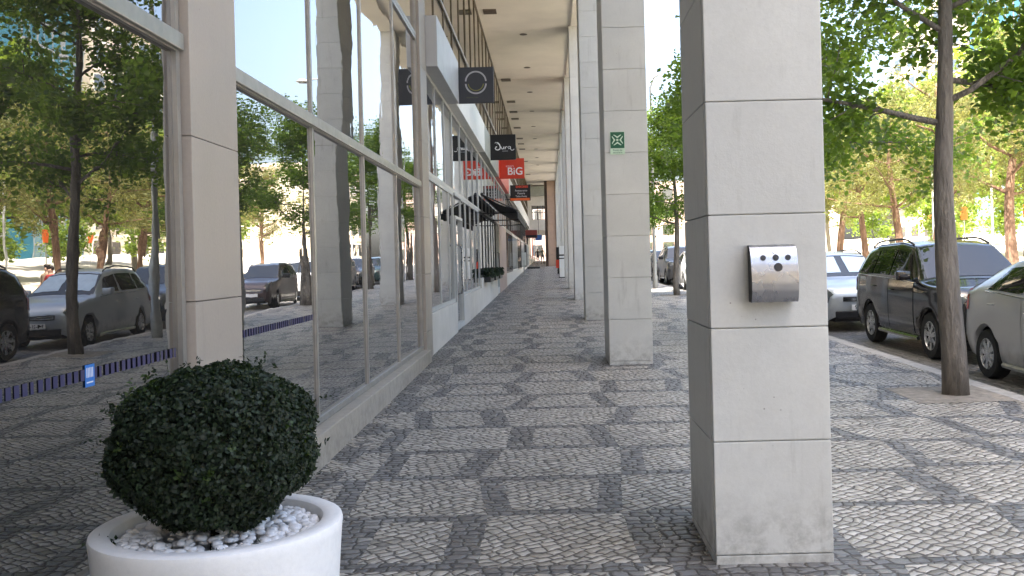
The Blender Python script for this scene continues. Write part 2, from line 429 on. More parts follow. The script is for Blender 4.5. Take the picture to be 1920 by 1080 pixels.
def leafquads(P, size, aspect, rng, normal=None, nspread=1.0, fold=.25, droop=0.0):
    n = len(P)
    N = rng.normal(size=(n, 3))*nspread
    if normal is not None: N = N+normal
    N /= np.linalg.norm(N, axis=1, keepdims=True)+1e-9
    T = rng.normal(size=(n, 3)); T[:, 2] -= droop
    T -= N*np.sum(T*N, 1, keepdims=True); T /= np.linalg.norm(T, axis=1, keepdims=True)+1e-9
    B = np.cross(N, T)
    L = (size*(.65+.7*rng.random((n, 1))))
    W = L*aspect*.5
    return np.stack([P-T*L*.5, P+B*W+N*W*fold+T*L*.08, P+T*L*.5, P-B*W+N*W*fold+T*L*.08], axis=1)

def text_mesh(txt, size, bold=0.0, depth=.004, spacing=1.0):
    c = bpy.data.curves.new('lettering', 'FONT'); c.body = txt; c.size = size; c.extrude = depth; c.offset = bold; c.align_x = 'CENTER'; c.align_y = 'CENTER'; c.space_character = spacing
    o = bpy.data.objects.new('lettering', c); COL.objects.link(o)
    bpy.context.view_layer.update()
    me = bpy.data.meshes.new_from_object(o.evaluated_get(bpy.context.evaluated_depsgraph_get()))
    vs = [tuple(v.co) for v in me.vertices]; fs = [list(p.vertices) for p in me.polygons]
    bpy.data.objects.remove(o); bpy.data.curves.remove(c); bpy.data.meshes.remove(me)
    return vs, fs
def put_text(mb, txt, size, X, Y, Z, bold=0., depth=.004, spacing=1.0, face='-y'):
    vs, fs = text_mesh(txt, size, bold, depth, spacing)
    if face == '-y': vs = [(X+p[0], Y-p[2], Z+p[1]) for p in vs]
    elif face == '+x': vs = [(X+p[2], Y+p[0], Z+p[1]) for p in vs]
    mb.add(vs, fs)

# ------------------------------------------------------------------ ground, pavement, street
def strip(name, x0, x1, ys, dz, m, zx=None):
    mb = MB()
    vs = []
    for y in ys:
        vs += [(x0, y, gz(y)+dz), (x1, y, gz(y)+dz+(zx or 0))]
    mb.add(vs, [(2*k, 2*k+1, 2*k+3, 2*k+2) for k in range(len(ys)-1)])
    o = mb.build(name, m, normals=False); o['kind'] = 'structure'; return o
YS = [-40, 0, 40, 90, 135, 300]
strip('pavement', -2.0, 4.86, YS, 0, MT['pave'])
mb = MB()
for y in np.arange(-20, 150, 1.0): mb.box(4.86, 5.06, y+.004, y+.996, gz(y)-.3, gz(y)+.002, dz=SL if y < 135 else 0, ch=.012)
mb.build('kerb', MT['kerb'])['kind'] = 'structure'
strip('parking_strip', 5.03, 7.9, YS, -.125, MT['setts'])
strip('road', 7.9, 15.4, YS, -.13, MT['asph'])
mb = MB()
for y in np.arange(-20, 150, 2.0): mb.box(15.4, 15.6, y+.004, y+1.996, gz(y)-.3, gz(y)+.0, dz=SL*2 if y < 134 else 0, ch=.012)
mb.build('kerb', MT['kerb'])['kind'] = 'structure'
# plaza: pale sand rising away from the road
mb = MB(); xs_ = [15.6, 20, 26, 34, 44, 70]; zs_ = [-.002, .1, .5, 1.3, 2.0, 2.3]; vs = []
for y in YS:
    for x, z in zip(xs_, zs_): vs.append((x, y, gz(y)+z))
nx = len(xs_)
mb.add(vs, [(k*nx+q, k*nx+q+1, (k+1)*nx+q+1, (k+1)*nx+q) for k in range(len(YS)-1) for q in range(nx-1)])
mb.build('plaza_ground', MT['sand'], normals=False)['kind'] = 'structure'
mb = MB(); mb.add([(-900, -200, -3.2), (900, -200, -3.2), (900, 1500, .6), (-900, 1500, .6)], [(0, 1, 2, 3)])
mb.build('ground', MT['ground'], normals=False)['kind'] = 'structure'

# ------------------------------------------------------------------ the arcade building
BLD = empty('arcade_building', (0, 0, 0))
tag(BLD, 'long modern building with a tall stone pillared arcade and mirrored shop windows', 'building')
PIT, PX0, PX1, P0 = 8.77, .85, 1.483, 5.1
CEIL = 9.35
# pillars: courses of limestone slabs round a mortar core
def pillar(y0, depth):
    mb = MB(); b = gz(y0)
    mb.mat(MT['core']); mb.box(PX0+.02, PX1-.02, y0+.02, y0+depth-.02, b-.15, CEIL)
    mb.mat(MT['pillar'])
    z = b-.12; ztop = .105 if y0 < 6 else b+.05
    k = 0
    while z < CEIL-.02:
        z1 = min(ztop, CEIL-.002)
        near = y0 < 30
        ch = .006 if near else 0
        g_ = .0022
        # front slab overlaps the side slabs a little, as on the real pillar
        mb.box(PX0+.004, PX1-.004, y0, y0+.05, z+g_, z1-g_, ch=ch)
        mb.box(PX0, PX0+.03, y0+.056, y0+depth-.056, z+g_, z1-g_, ch=ch)
        mb.box(PX1-.03, PX1, y0+.056, y0+depth-.056, z+g_, z1-g_, ch=ch)
        mb.box(PX0+.004, PX1-.004, y0+depth-.05, y0+depth, z+g_, z1-g_, ch=ch)
        z = z1; ztop = z+.603; k += 1
    return mb.build('pillar', None, BLD)
pils = []
for k in range(11):
    pils.append(pillar(P0+PIT*k, .88 if k == 0 else 1.15))
# ceiling slab, tapering ribs at the pillar heads, edge beam
mb = MB(); e_ = [-25]+[P0+PIT*k+.45 for k in range(-3, 11)]+[98]
for q, (a0, a1) in enumerate(zip(e_[:-1], e_[1:])): mb.box(-2.0, 1.54, a0+.02, a1-.02, CEIL+rnd.uniform(0, .012), CEIL+.15, ch=.012)
mb.build('ceiling', MT['ceil'], BLD)
mb = MB()
for k in range(-3, 10): mb.box(PX0+.06, PX1-.02, P0+PIT*k+1.2, P0+PIT*(k+1)-.05, CEIL-.06, CEIL-.002)
mb.build('edge_beam', MT['ceil'], BLD)
# unseen floors, height and gap shaped for street shade and sun patch, solid core behind the shops
mb = MB()
mb.box(-14, 1.55, -60, 26, CEIL+.17, 29, ch=.05); mb.box(-14, 1.55, 34.8, 110, CEIL+.17, 29, ch=.05); mb.box(-14, 1.55, 26, 34.8, CEIL+.18, 9.7)
mb.build('upper_floors', MT['cream'], BLD)
mb = MB(); mb.box(-14, -2.06, -60, 98, -1, CEIL+.1); mb.build('shop_core', MT['core'], BLD)

GX = -1.985                       # glass plane
def window(y0, y1, z0, z1, cuts, fm, pm, fw=.05, name='window', slope=0., strip_=None, zc=()):
    """frame with mullions (the window), one pane mesh, optional safety film"""
    mb = MB(); xf, xb = -1.962, -2.02
    mb.box(xb, xf, y0, y1, z1-fw, z1); mb.box(xb, xf, y0, y1, z0, z0+fw)
    for y in (y0, y1-fw): mb.box(xb, xf, y, y+fw, z0+fw, z1-fw)
    for y in cuts: mb.box(xb, xf-.003, y-fw*.5, y+fw*.5, z0+fw, z1-fw)
    edges = [y0+fw]+[c for c in cuts]+[y1-fw]
    zz = [z0+fw]+list(zc)+[z1-fw]
    for zq in zc:
        for a0, a1 in zip(edges[:-1], edges[1:]): mb.box(xb, xf-.006, a0+fw*.5*(a0 in cuts), a1-fw*.5*(a1 in cuts), zq-fw*.5, zq+fw*.5)
    wn = mb.build(name, fm, BLD)
    pb = MB()
    for a0, a1 in zip(edges[:-1], edges[1:]):
        for b0, b1 in zip(zz[:-1], zz[1:]):
            t1, t2 = rnd.uniform(-.0016, .0016)*(a1-a0), rnd.uniform(-.0010, .0010)*(b1-b0)
            pb.add([(GX-t1-t2, a0, b0), (GX+t1-t2, a1, b0), (GX+t1+t2, a1, b1), (GX-t1+t2, a0, b1)], [(0, 1, 2, 3)])
    pb.build('pane', pm, wn, normals=False)
    if strip_:
        sb = MB(); (s0, s1, zs) = strip_; y = s0
        while y < s1:
            hh = .048; l = .034 if rnd.random() < .8 else .022
            if rnd.random() > .02: sb.box(GX+.0035, GX+.0040, y, y+l, zs, zs+hh)
            y += .056
        sb.build('safety_strip', MT['purple'], wn)
    return wn
ZT = 2.92
def steps(a0, a1, n): return [a0+(a1-a0)*k/n for k in range(1, n)]
# bay A (beside the planter) and bay B
window(-4.0, 5.18, .36, ZT-.003, [-1.5, .75, 2.95], MT['alu'], MT['pane'], strip_=(2.98, 5.1, 1.235))
window(-4.0, 5.18, ZT+.003, 5.2, [-1.5, .75, 2.95], MT['alu'], MT['pane'])
window(-4.0, 5.18, 5.21, CEIL, [-1.5, .75, 2.95], MT['alu'], MT['pane'], zc=(6.75,))
window(6.0, 14.88, .36, ZT-.003, [8.12, 10.38, 12.6], MT['alu'], MT['paneB'], strip_=(6.15, 8.0, 1.245))
window(6.0, 14.88, ZT+.003, 5.2, [8.12, 10.38, 12.6], MT['alu'], MT['paneB'])
window(6.0, 14.88, 5.21, CEIL, [8.12, 10.38, 12.6], MT['alu'], MT['paneB'], zc=(6.75,))
mb = MB(); mb.box(-1.961, -1.935, -4, 5.18, ZT-.045, ZT+.045, ch=.006); mb.box(-1.961, -1.935, 6.0, 14.88, ZT-.045, ZT+.045, ch=.006)
mb.build('transom_rail', MT['alu'], BLD)
mb = MB(); mb.box(-2.05, -1.84, -4, 5.2, -.3, .355, ch=.01); mb.box(-2.05, -1.84, 5.99, 14.9, -.3, .355, ch=.01)
mb.build('plinth', MT['plinth'], BLD)
def pilaster(y0, y1, m):
    mb = MB(); z = -.3
    for z1 in (.62, 1.52, 2.42, 3.6, 4.8, 6.0, 7.2, 8.4, CEIL):
        mb.box(-2.05, -1.915, y0, y1, z+.002, z1-.002, ch=.005); z = z1
    mb.build('pilaster', m, BLD)
pilaster(5.2, 5.98, MT['pilaster']); pilaster(14.9, 15.68, MT['pilaster'])
# bay C onward: shops with sills
ZT2 = 3.17
def sillwall(y0, y1, top, m):
    mb = MB(); mb.box(-2.05, -1.93, y0, y1, -.3, top, ch=.006); mb.build('sill_wall', m, BLD)
sillwall(15.69, 20.2, .86, MT['render_wall'])
window(15.75, 20.15, .865, ZT2-.003, [17.6, 19.2], MT['white_fr'], MT['pane2'], fw=.07)
sillwall(21.85, 27.6, .93, MT['render_wall'])
window(21.85, 27.55, .935, ZT2-.003, [23.2, 24.6, 26.1], MT['white_fr'], MT['pane2'], fw=.06)
# glass shop door with a tall bow handle
mb = MB(); fw = .06; y0, y1, z0, z1 = 20.22, 21.83, gz(21)+.02, ZT2-.003
mb.box(-2.02, -1.93, y0, y1, z1-fw, z1); mb.box(-2.02, -1.93, y0, y1, 2.62, 2.68); mb.box(-2.02, -1.93, y0, y0+fw, z0, 2.62); mb.box(-2.02, -1.93, y1-fw, y1, z0, 2.62); mb.box(-2.02, -1.93, y0+fw, y1-fw, z0, z0+.12)
door = mb.build('door', MT['white_fr'], BLD)
pb = MB(); pb.add([(GX, y0+fw, z0+.12), (GX, y1-fw, z0+.12), (GX, y1-fw, 2.62), (GX, y0+fw, 2.62)], [(0, 1, 2, 3)]); pb.add([(GX, y0+fw, 2.68), (GX, y1-fw, 2.68), (GX, y1-fw, z1-fw), (GX, y0+fw, z1-fw)], [(0, 1, 2, 3)])
pb.build('pane', MT['pane2'], door, normals=False)
hb = MB(); hb.tube([(-1.95, 20.5, 1.02), (-1.86, 20.5, 1.04), (-1.84, 20.5, 1.12), (-1.84, 20.5, 1.98), (-1.86, 20.5, 2.05), (-1.95, 20.5, 2.07)], .022, 8)
hb.build('handle', MT['steel'], door, smooth=True)
# bay E: dark frames and window boxes, bays beyond
sillwall(27.6, 36.4, 1.22, MT['render_wall'])
window(27.65, 36.3, 1.225, ZT2-.003, steps(27.65, 36.3, 6), MT['frame_d'], MT['pane2'], fw=.07)
mb = MB(); y0, y1, z0 = 36.4, 38.0, gz(37)+.02
mb.box(-2.02, -1.93, y0, y0+.1, z0, 3.1); mb.box(-2.02, -1.93, y1-.1, y1, z0, 3.1); mb.box(-2.02, -1.93, y0, y1, 3.1, ZT2)
mb.box(-2.0, -1.94, y0+.1, y1-.1, z0, z0+.25)
d2 = mb.build('door', MT['white_fr'], BLD)
pb = MB(); pb.add([(GX, y0+.1, z0+.25), (GX, y1-.1, z0+.25), (GX, y1-.1, 3.1), (GX, y0+.1, 3.1)], [(0, 1, 2, 3)]); pb.build('pane', MT['pane2'], d2, normals=False)
hb = MB(); hb.tube([(-1.95, 36.62, 1.3), (-1.87, 36.62, 1.32), (-1.87, 36.62, 2.0), (-1.95, 36.62, 2.02)], .02, 6); hb.build('handle', MT['frame_d'], d2)
mb = MB(); mb.box(-2.05, -1.925, 38.02, 44.4, -.2, ZT2); mb.build('stone_panel', MT['pinkwall'], BLD)
mb = MB(); mb.box(-2.05, -1.95, 44.4, 98, -.2, .75+.35); mb.build('sill_wall', MT['render_wall'], BLD)
for k in range(6):
    y0 = 44.45+8.77*k
    window(y0, y0+8.70, 1.11, ZT2-.003, steps(y0, y0+8.7, 5), MT['white_fr' if k % 2 else 'frame_d'], MT['pane2'], fw=.09)
# middle band of windows between shop heads and the fascia
y = 15.72
for y0, y1, n in ((15.72, 20.2, 3), (20.22, 27.6, 4), (27.62, 36.4, 5), (36.42, 45.2, 5), (45.22, 54, 5), (54.02, 62.8, 5), (62.82, 71.6, 5), (71.62, 80.4, 5), (80.42, 97, 9)):
    window(y0, y1, ZT2+.003, 4.90, steps(y0, y1, n), MT['white_fr' if y0 < 40 else 'frame_d'], MT['pane2'], fw=.06)
# upper curtain wall up to the ceiling
for y0, y1 in ((15.72, 24.4), (24.42, 33.2), (33.22, 42.0), (42.02, 50.8), (50.82, 59.6), (59.62, 75), (75.02, 97)):
    n = max(1, round((y1-y0)/1.74))
    window(y0, y1, 5.78, CEIL, steps(y0, y1, n), MT['bronze'], MT['pane3'], fw=.07, zc=(6.75,))
mb = MB(); mb.box(-1.961, -1.94, 15.72, 97, 6.72, 6.78); mb.build('transom_rail', MT['alu'], BLD)
# fascia boxes over the shops
def fascia(y0, y1, xo, z0, z1, m, joints=()):
    mb = MB(); e = [y0]+list(joints)+[y1]
    for a0, a1 in zip(e[:-1], e[1:]): mb.box(-2.05, xo, a0+.004, a1-.004, z0, z1, ch=.008)
    return mb.build('fascia_panel', m, BLD)
fascia(15.71, 19.5, -1.73, 4.91, 5.75, MT['fascia'])
fascia(19.55, 28.2, -1.78, 4.91, 5.75, MT['fascia_w'], (23.9,))
fascia(28.2, 31.0, -1.78, 4.91, 5.75, MT['fascia_g'])
fascia(31.0, 36.6, -1.80, 4.91, 5.75, MT['fascia_g'])
fascia(36.6, 46.0, -1.80, 4.91, 5.75, MT['signred'], (41,))
fascia(46.0, 98, -1.80, 4.91, 5.75, MT['render_wall'], tuple(np.arange(54, 97, 8.77)))
for y in [29.4+11.2*k for k in range(7)]+[46.2, 49.4, 55.3, 60.2, 66]:
    mb = MB(); mb.box(-1.8, -1.4, y-.28, y+.28, CEIL-.02, CEIL-.001); mb.build('air_vent', MT['bronze'], BLD)
for k in range(10):
    mb = MB(); mb.lathe([(.10, CEIL-.018), (.13, CEIL-.012), (.13, CEIL-.001)], 12, (-.65, 26.9+5.6*k, 0)); mb.build('downlight', MT['bronze'], BLD)

# ------------------------------------------------------------------ signs
def blade(name, y, x0, size_x, z0, z1, m, label, cat='sign', th=.10):
    r = empty(name, (x0, y, z0)); tag(r, label, cat, 'shop signs hanging out over the arcade')
    mb = MB(); mb.box(0, size_x, 0, th, 0, z1-z0, ch=.008); mb.build('sign_panel', m, r)
    for zb in (.06, z1-z0-.10): bb = MB(); bb.box(-.16, 0, .03, .07, zb, zb+.04); bb.build('bracket', MT['frame_d'], r)
    return r
r = blade('hanging_sign', 19.55, -1.745, .72, 4.93, 5.66, MT['signgrey'], 'charcoal square hanging sign with a split silver ring, nearest over the walkway')
def arc(mb, cx, cz, r0, r1, a0, a1, y=-.004, n=28):
    vs = []
    for k in range(n+1):
        t = a0+(a1-a0)*k/n
        for rr in (r0, r1): vs.append((cx+rr*math.cos(t), y, cz+rr*math.sin(t)))
    mb.add(vs, [(2*k, 2*k+1, 2*k+3, 2*k+2) for k in range(n)])
mb = MB(); arc(mb, .36, .43, .19, .222, R(3), R(177)); arc(mb, .36, .40, .19, .222, R(183), R(357))
mb.build('silver_ring', MT['silver'], r, normals=False)
mb = MB(); arc(mb, .36, .405, .145, .165, R(186), R(354)); mb.build('olive_arc', MT['olive'], r, normals=False)
mb = MB(); mb.box(.16, .40, -.003, 0, .10, .125); mb.build('faint_lettering', plain('faint_print', (.075, .085, .06), .5), r)

r = blade('hanging_sign', 31.0, -1.80, .84, 4.96, 5.78, MT['signblack'], 'black square hanging sign with white handwritten lettering')
mb = MB()
def stroke(pts, rad): mb.tube([(x*.84, -.006, z*.82) for x, z in pts], rad, 6)
stroke([(.20, .66), (.25, .70), (.30, .66), (.27, .62)], .009)
stroke([(.30, .69), (.38, .60), (.41, .50), (.38, .42), (.31, .39), (.24, .41), (.21, .46), (.24, .51), (.28, .52)], .018)
stroke([(.44, .52), (.45, .45), (.49, .42), (.53, .46), (.54, .52)], .010)
stroke([(.54, .52), (.55, .42)], .010)
stroke([(.59, .52), (.60, .42)], .010); stroke([(.60, .48), (.64, .52), (.68, .51)], .010)
stroke([(.79, .51), (.74, .53), (.70, .48), (.73, .43), (.78, .45), (.80, .52), (.80, .42), (.84, .37), (.90, .38), (.94, .42)], .010)
stroke([(.48, .345), (.70, .345)], .004)
mb.build('handwritten_lettering', MT['white'], r)

r = blade('hanging_sign', 37.2, -1.82, .98, 4.88, 5.66, MT['signred'], 'bright red hanging sign with bold white BiG lettering')
mb = MB(); put_text(mb, 'BiG', .40, .62, -.002, .27, bold=.006, depth=.003); mb.build('white_lettering', MT['white'], r)
mb = MB(); put_text(mb, "KING'S", .10, .42, -.002, .475, bold=.002, depth=.003); mb.build('small_lettering', plain('pink_print', (.75, .42, .45), .5), r)

r = blade('hanging_sign', 47.6, -1.82, 1.02, 4.66, 5.44, MT['signblack'], 'black hanging sign with a red title and an orange-red bottom stripe')
mb = MB(); put_text(mb, 'SABORES', .15, .60, -.002, .69, bold=.004, depth=.003); mb.build('red_lettering', MT['signred'], r)
mb = MB()
for q, t in enumerate(('Restaurante', 'Pizzaria', 'Take-Away')): put_text(mb, t, .125, .56, -.002, .50-.14*q, bold=.002, depth=.003)
mb.build('white_lettering', MT['silver'], r)
mb = MB(); mb.box(.02, .98, -.006, 0, .015, .13); mb.build('bottom_stripe', MT['orange'], r)

r = blade('hanging_sign', 78.0, -1.80, .95, 3.5, 4.15, plain('dull_red_sign', (.22, .04, .03), .5), 'small dark red hanging sign far down the arcade, lowest on the left')
mb = MB(); mb.box(.03, .92, -.006, 0, .03, .24); mb.build('dark_stripe', MT['signblack'], r)
r = blade('hanging_sign', 88.0, -1.15, .62, 3.5, 4.0, plain('dull_blue_sign', (.03, .10, .28), .5), 'small blue hanging sign under the far bridge')
bb = MB(); bb.box(.3, .34, .03, .07, .6, 5.0-3.45+1); bb.build('hanger_rod', MT['frame_d'], r)

# green assembly point sign on the second pillar
yp = P0+PIT
r = empty('emergency_sign', (1.04, yp-.012, 3.36)); tag(r, 'green and white assembly point sign with four arrows fixed to a pillar', 'sign')
mb = MB(); mb.box(-.107, .107, 0, .008, -.165, .165); mb.build('sign_plate', MT['palegreen'], r)
mb = MB(); mb.box(-.10, .10, -.003, 0, -.075, .158); mb.build('green_field', MT['signgreen'], r)
mb = MB()
def chev(cx, cz, ang):
    ca, sa = math.cos(ang), math.sin(ang)
    P = [(-.055, .0), (.0, .05), (.055, .0), (.055, .014), (.0, .022+.05), (-.055, .014)]
    P = [(-.06, .048), (0, 0), (.06, .048), (.045, .052), (0, .025), (-.045, .052)]
    P = [(cx+x*ca-z*sa, cz+x*sa+z*ca) for x, z in P]
    mb.add([(x, -.006, z) for x, z in P], [(0, 1, 4, 5), (1, 2, 3, 4)])
chev(0, .068, 0); chev(0, .018, math.pi); chev(.028, .043, -math.pi/2); chev(-.028, .043, math.pi/2)
mb.box(-.014, .014, -.007, -.004, .029, .057)
mb.build('white_arrows', MT['palegreen'], r)
mb = MB(); put_text(mb, 'Ponto de', .036, 0, -.001, -.105, depth=.001); put_text(mb, 'encontro', .036, 0, -.001, -.138, depth=.001); mb.build('lettering', MT['signgreen'], r)

# blue sticker on the near window
r = MB(); r.box(0, .001, 0, .085, 0, .095); st = r.build('window_sticker', MT['blue'], None); st.location = (GX+.004, 4.08, 1.205)
tag(st, 'small blue sticker with white marks stuck on the near window film', 'sticker')
mb = MB()
for k in range(5): mb.box(.001, .0016, .012+k*.013, .018+k*.013, .04, .082)
mb.box(.001, .0016, .012, .07, .016, .022)
mb.build('white_marks', MT['white'], st)

# ------------------------------------------------------------------ steel ashtray on the nearest pillar
r = empty('ashtray_bin', (1.178, P0, 1.450)); tag(r, 'brushed steel wall ashtray with round stub holes on the nearest pillar', 'ashtray')
prof = [(0, .300), (-.030, .300), (-.056, .292), (-.076, .272), (-.090, .24), (-.100, .20), (-.108, .15), (-.112, .10), (-.110, .06), (-.100, .022), (-.088, .0)]
PR = []
for k in range(len(prof)-1):
    for q in range(4):
        t = q/4; PR.append((prof[k][0]*(1-t)+prof[k+1][0]*t, prof[k][1]*(1-t)+prof[k+1][1]*t))
PR.append(prof[-1])
mb = MB(); vs = []; fs = []
for (yy, zz) in PR: vs += [(-.122, yy, zz), (.122, yy, zz)]
for k in range(len(PR)-1): fs.append((2*k, 2*k+1, 2*k+3, 2*k+2))
mb.add(vs, fs); 
mb.build('curved_cover', MT['steel'], r, smooth='all', normals=True)
mb = MB(); n = len(PR)
for sx in (-.118, .118):
    mb.add([(sx, yy+.003, zz-.002) for yy, zz in PR]+[(sx, 0, 0)], [tuple(range(n+1))])
mb.add([(-.118, -.001, .003), (.118, -.001, .003), (.118, -.086, .003), (-.118, -.086, .003)], [(0, 1, 2, 3)])
mb.build('side_plate', MT['black'], r)
def on_cover(z):
    for (a0, a1) in zip(PR[:-1], PR[1:]):
        if a1[1] <= z <= a0[1]:
            t = (a0[1]-z)/(a0[1]-a1[1]+1e-9); return a0[0]*(1-t)+a1[0]*t, math.atan2(a0[0]-a1[0], a0[1]-a1[1])
    return -.09, 0
def hole(x, z, rr, name, m):
    yy, an = on_cover(z); mb = MB()
    vs = [(x+rr*math.cos(t), yy-.0025-math.sin(an)*-rr*math.sin(t)*0, z+rr*math.sin(t)) for t in np.linspace(0, 2*math.pi, 17)[:-1]]
    vs = [(vx, on_cover(vz)[0]-.002, vz) for vx, vy, vz in vs]
    vb = [(vx, vy-.003, vz) for vx, vy, vz in vs]
    mb.add(vs+vb, [tuple(range(16, 32))]+[(k, (k+1) % 16, 16+(k+1) % 16, 16+k) for k in range(16)])
    mb.build(name, m, r)
hole(-.058, .232, .0145, 'stub_hole', MT['black']); hole(.008, .232, .016, 'stub_hole', MT['black']); hole(.072, .232, .0145, 'stub_hole', MT['black'])
hole(.018, .182, .022, 'stub_hole', plain('sooty_rubber', (.05, .045, .042), .7))
hole(.008, .268, .015, 'lock', MT['chrome'])

# ------------------------------------------------------------------ planter, box ball, pebbles
pc = Vector((-1.239, 3.55, gz(3.55))); PS = .446/.497
mb = MB(); RZ = .765-pc.z
mb.lathe([(.40, 0), (.425, .006), (.435, .03), (.465, .35), (.492, RZ-.05), (.497, RZ-.02), (.493, RZ-.006), (.480, RZ), (.428, RZ), (.416, RZ-.006), (.411, RZ-.02), (.408, RZ-.10), (.40, RZ-.3), (0.001, RZ-.3)], 96)
mb.v = [(x*PS, y*PS, z) for x, y, z in mb.v]
pt = mb.build('planter_pot', MT['pot'], None, smooth=True); pt.location = pc
tag(pt, 'large round white plastic planter standing by the shop window', 'planter')
mb = MB(); ico = bmesh.new(); bmesh.ops.create_icosphere(ico, subdivisions=2, radius=1); ico.verts.index_update()
IV = [v.co.copy() for v in ico.verts]; IF = [[v.index for v in f.verts] for f in ico.faces]; ico.free()
for k in range(980):
    rr = .40*math.sqrt(rnd.random()) if k < 330 else .26+.14*rnd.random(); an = rnd.random()*6.283
    s = rnd.uniform(.011, .022); el = Vector((s*rnd.uniform(.9, 1.5), s, s*rnd.uniform(.55, .8)))
    rr = min(rr, .402-s)*PS
    q = Matrix.Rotation(rnd.random()*6.28, 3, 'Z') @ Matrix.Rotation(rnd.uniform(-.5, .5), 3, 'X')
    c = Vector((pc.x+rr*math.cos(an), pc.y+rr*math.sin(an), pc.z+RZ-.042+rnd.uniform(-.015, .02)+.012*math.cos(rr*9)))
    nz = rnd.random()*9
    mb.add([c+q @ Vector((v.x*el.x*(1+.12*math.sin(3*v.y+nz)), v.y*el.y*(1+.12*math.sin(4*v.z+nz)), v.z*el.z)) for v in IV], IF)
pb = mb.build('pebbles', MT['pebble'], None, smooth='all', normals=False); tag(pb, 'white pebbles spread over the planter around the bush', 'pebbles', kind='stuff')
bc = Vector((-1.250, 3.55, 1.040)); BR = np.array([.352, .352, .290])
bush = empty('clipped_bush', (bc.x, bc.y, pc.z+RZ-.08)); tag(bush, 'dark green boxwood bush clipped to a ball in the white planter', 'bush')
n = 42000
D = nr.normal(size=(n, 3)); D /= np.linalg.norm(D, axis=1, keepdims=True)
# squarish ball, lumpy
lump = 1+.035*np.sin(D[:, 0]*7+1)*np.sin(D[:, 1]*6)+.03*np.sin(D[:, 2]*8+D[:, 0]*5)+.02*np.sin(D[:, 0]*17+D[:, 2]*13)
pw = (np.abs(D)**2.3).sum(1)**(-1/2.3)
rad = (lump*pw*(1-.16*nr.random(n)**2.2)*(.97+.05*nr.random(n)))[:, None]
P = D*rad*BR
P[:, :2] *= (1-.12*np.clip(-D[:, 2:], 0, 1)**1.5)
V1 = leafquads(P, .0195, .62, nr, normal=D*.9+np.array([0, 0, .25]), nspread=.75)
# sprigs that escaped the shears
sp = []; sn = []
for k in range(120):
    d = nr.normal(size=3); d /= np.linalg.norm(d)
    if d[2] < -.5: continue
    base = d*BR*(np.abs(d)**2.6).sum()**(-1/2.6)
    ln = .015+.05*nr.random()**2; dirn = d+nr.normal(size=3)*.3+np.array([0, 0, .35])
    for q in range(7): sp.append(base+dirn*ln*q/6+nr.normal(size=3)*.006); sn.append(d)
for k in range(18):                                    # longer stray shoots
    d = nr.normal(size=3); d /= np.linalg.norm(d)
    if d[2] < -.35: continue
    base = d*BR*(np.abs(d)**2.3).sum()**(-1/2.3); ln = .025+.035*nr.random(); dirn = d*.8+nr.normal(size=3)*.35+np.array([0, 0, .5])
    for q in range(11): sp.append(base+dirn*ln*q/10+nr.normal(size=3)*.008); sn.append(d)
for cx, cy, nn in ((-.33, -.18, 60), (.10, -.335, 34), (.26, -.25, 22)):   # weeds among the pebbles
    for q in range(nn): sp.append(np.array([cx, cy, -.30])+nr.normal(size=3)*np.array([.03, .02, .012])); sn.append(np.array([0, 0, 1.]))
V2 = leafquads(np.array(sp), .02, .55, nr, normal=np.array(sn), nspread=.9)
VV = np.concatenate([V1, V2])
cen = VV.mean(1); mi = np.zeros(len(VV), int)
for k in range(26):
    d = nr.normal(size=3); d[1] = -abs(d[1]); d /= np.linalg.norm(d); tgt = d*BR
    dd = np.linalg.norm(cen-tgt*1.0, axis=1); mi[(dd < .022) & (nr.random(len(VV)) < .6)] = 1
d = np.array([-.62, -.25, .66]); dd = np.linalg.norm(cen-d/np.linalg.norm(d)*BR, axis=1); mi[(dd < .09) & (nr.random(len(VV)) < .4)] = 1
o = quads('foliage', VV, None, bush, mats=[MT['box'], MT['boxn']], mi=mi); o.location = bc-bush.location
mb = MB(); mb.add([(v.x*.32, v.y*.32, v.z*.27) for v in IV], IF); mb.tube([(0, 0, -.45), (.01, .01, -.2)], .03, 8)  # near-black ball added to stop see-through, painted as inner shade, plus the stem
o = mb.build('stem', MT['boxcore'], bush, smooth='all'); o.location = bc-bush.location

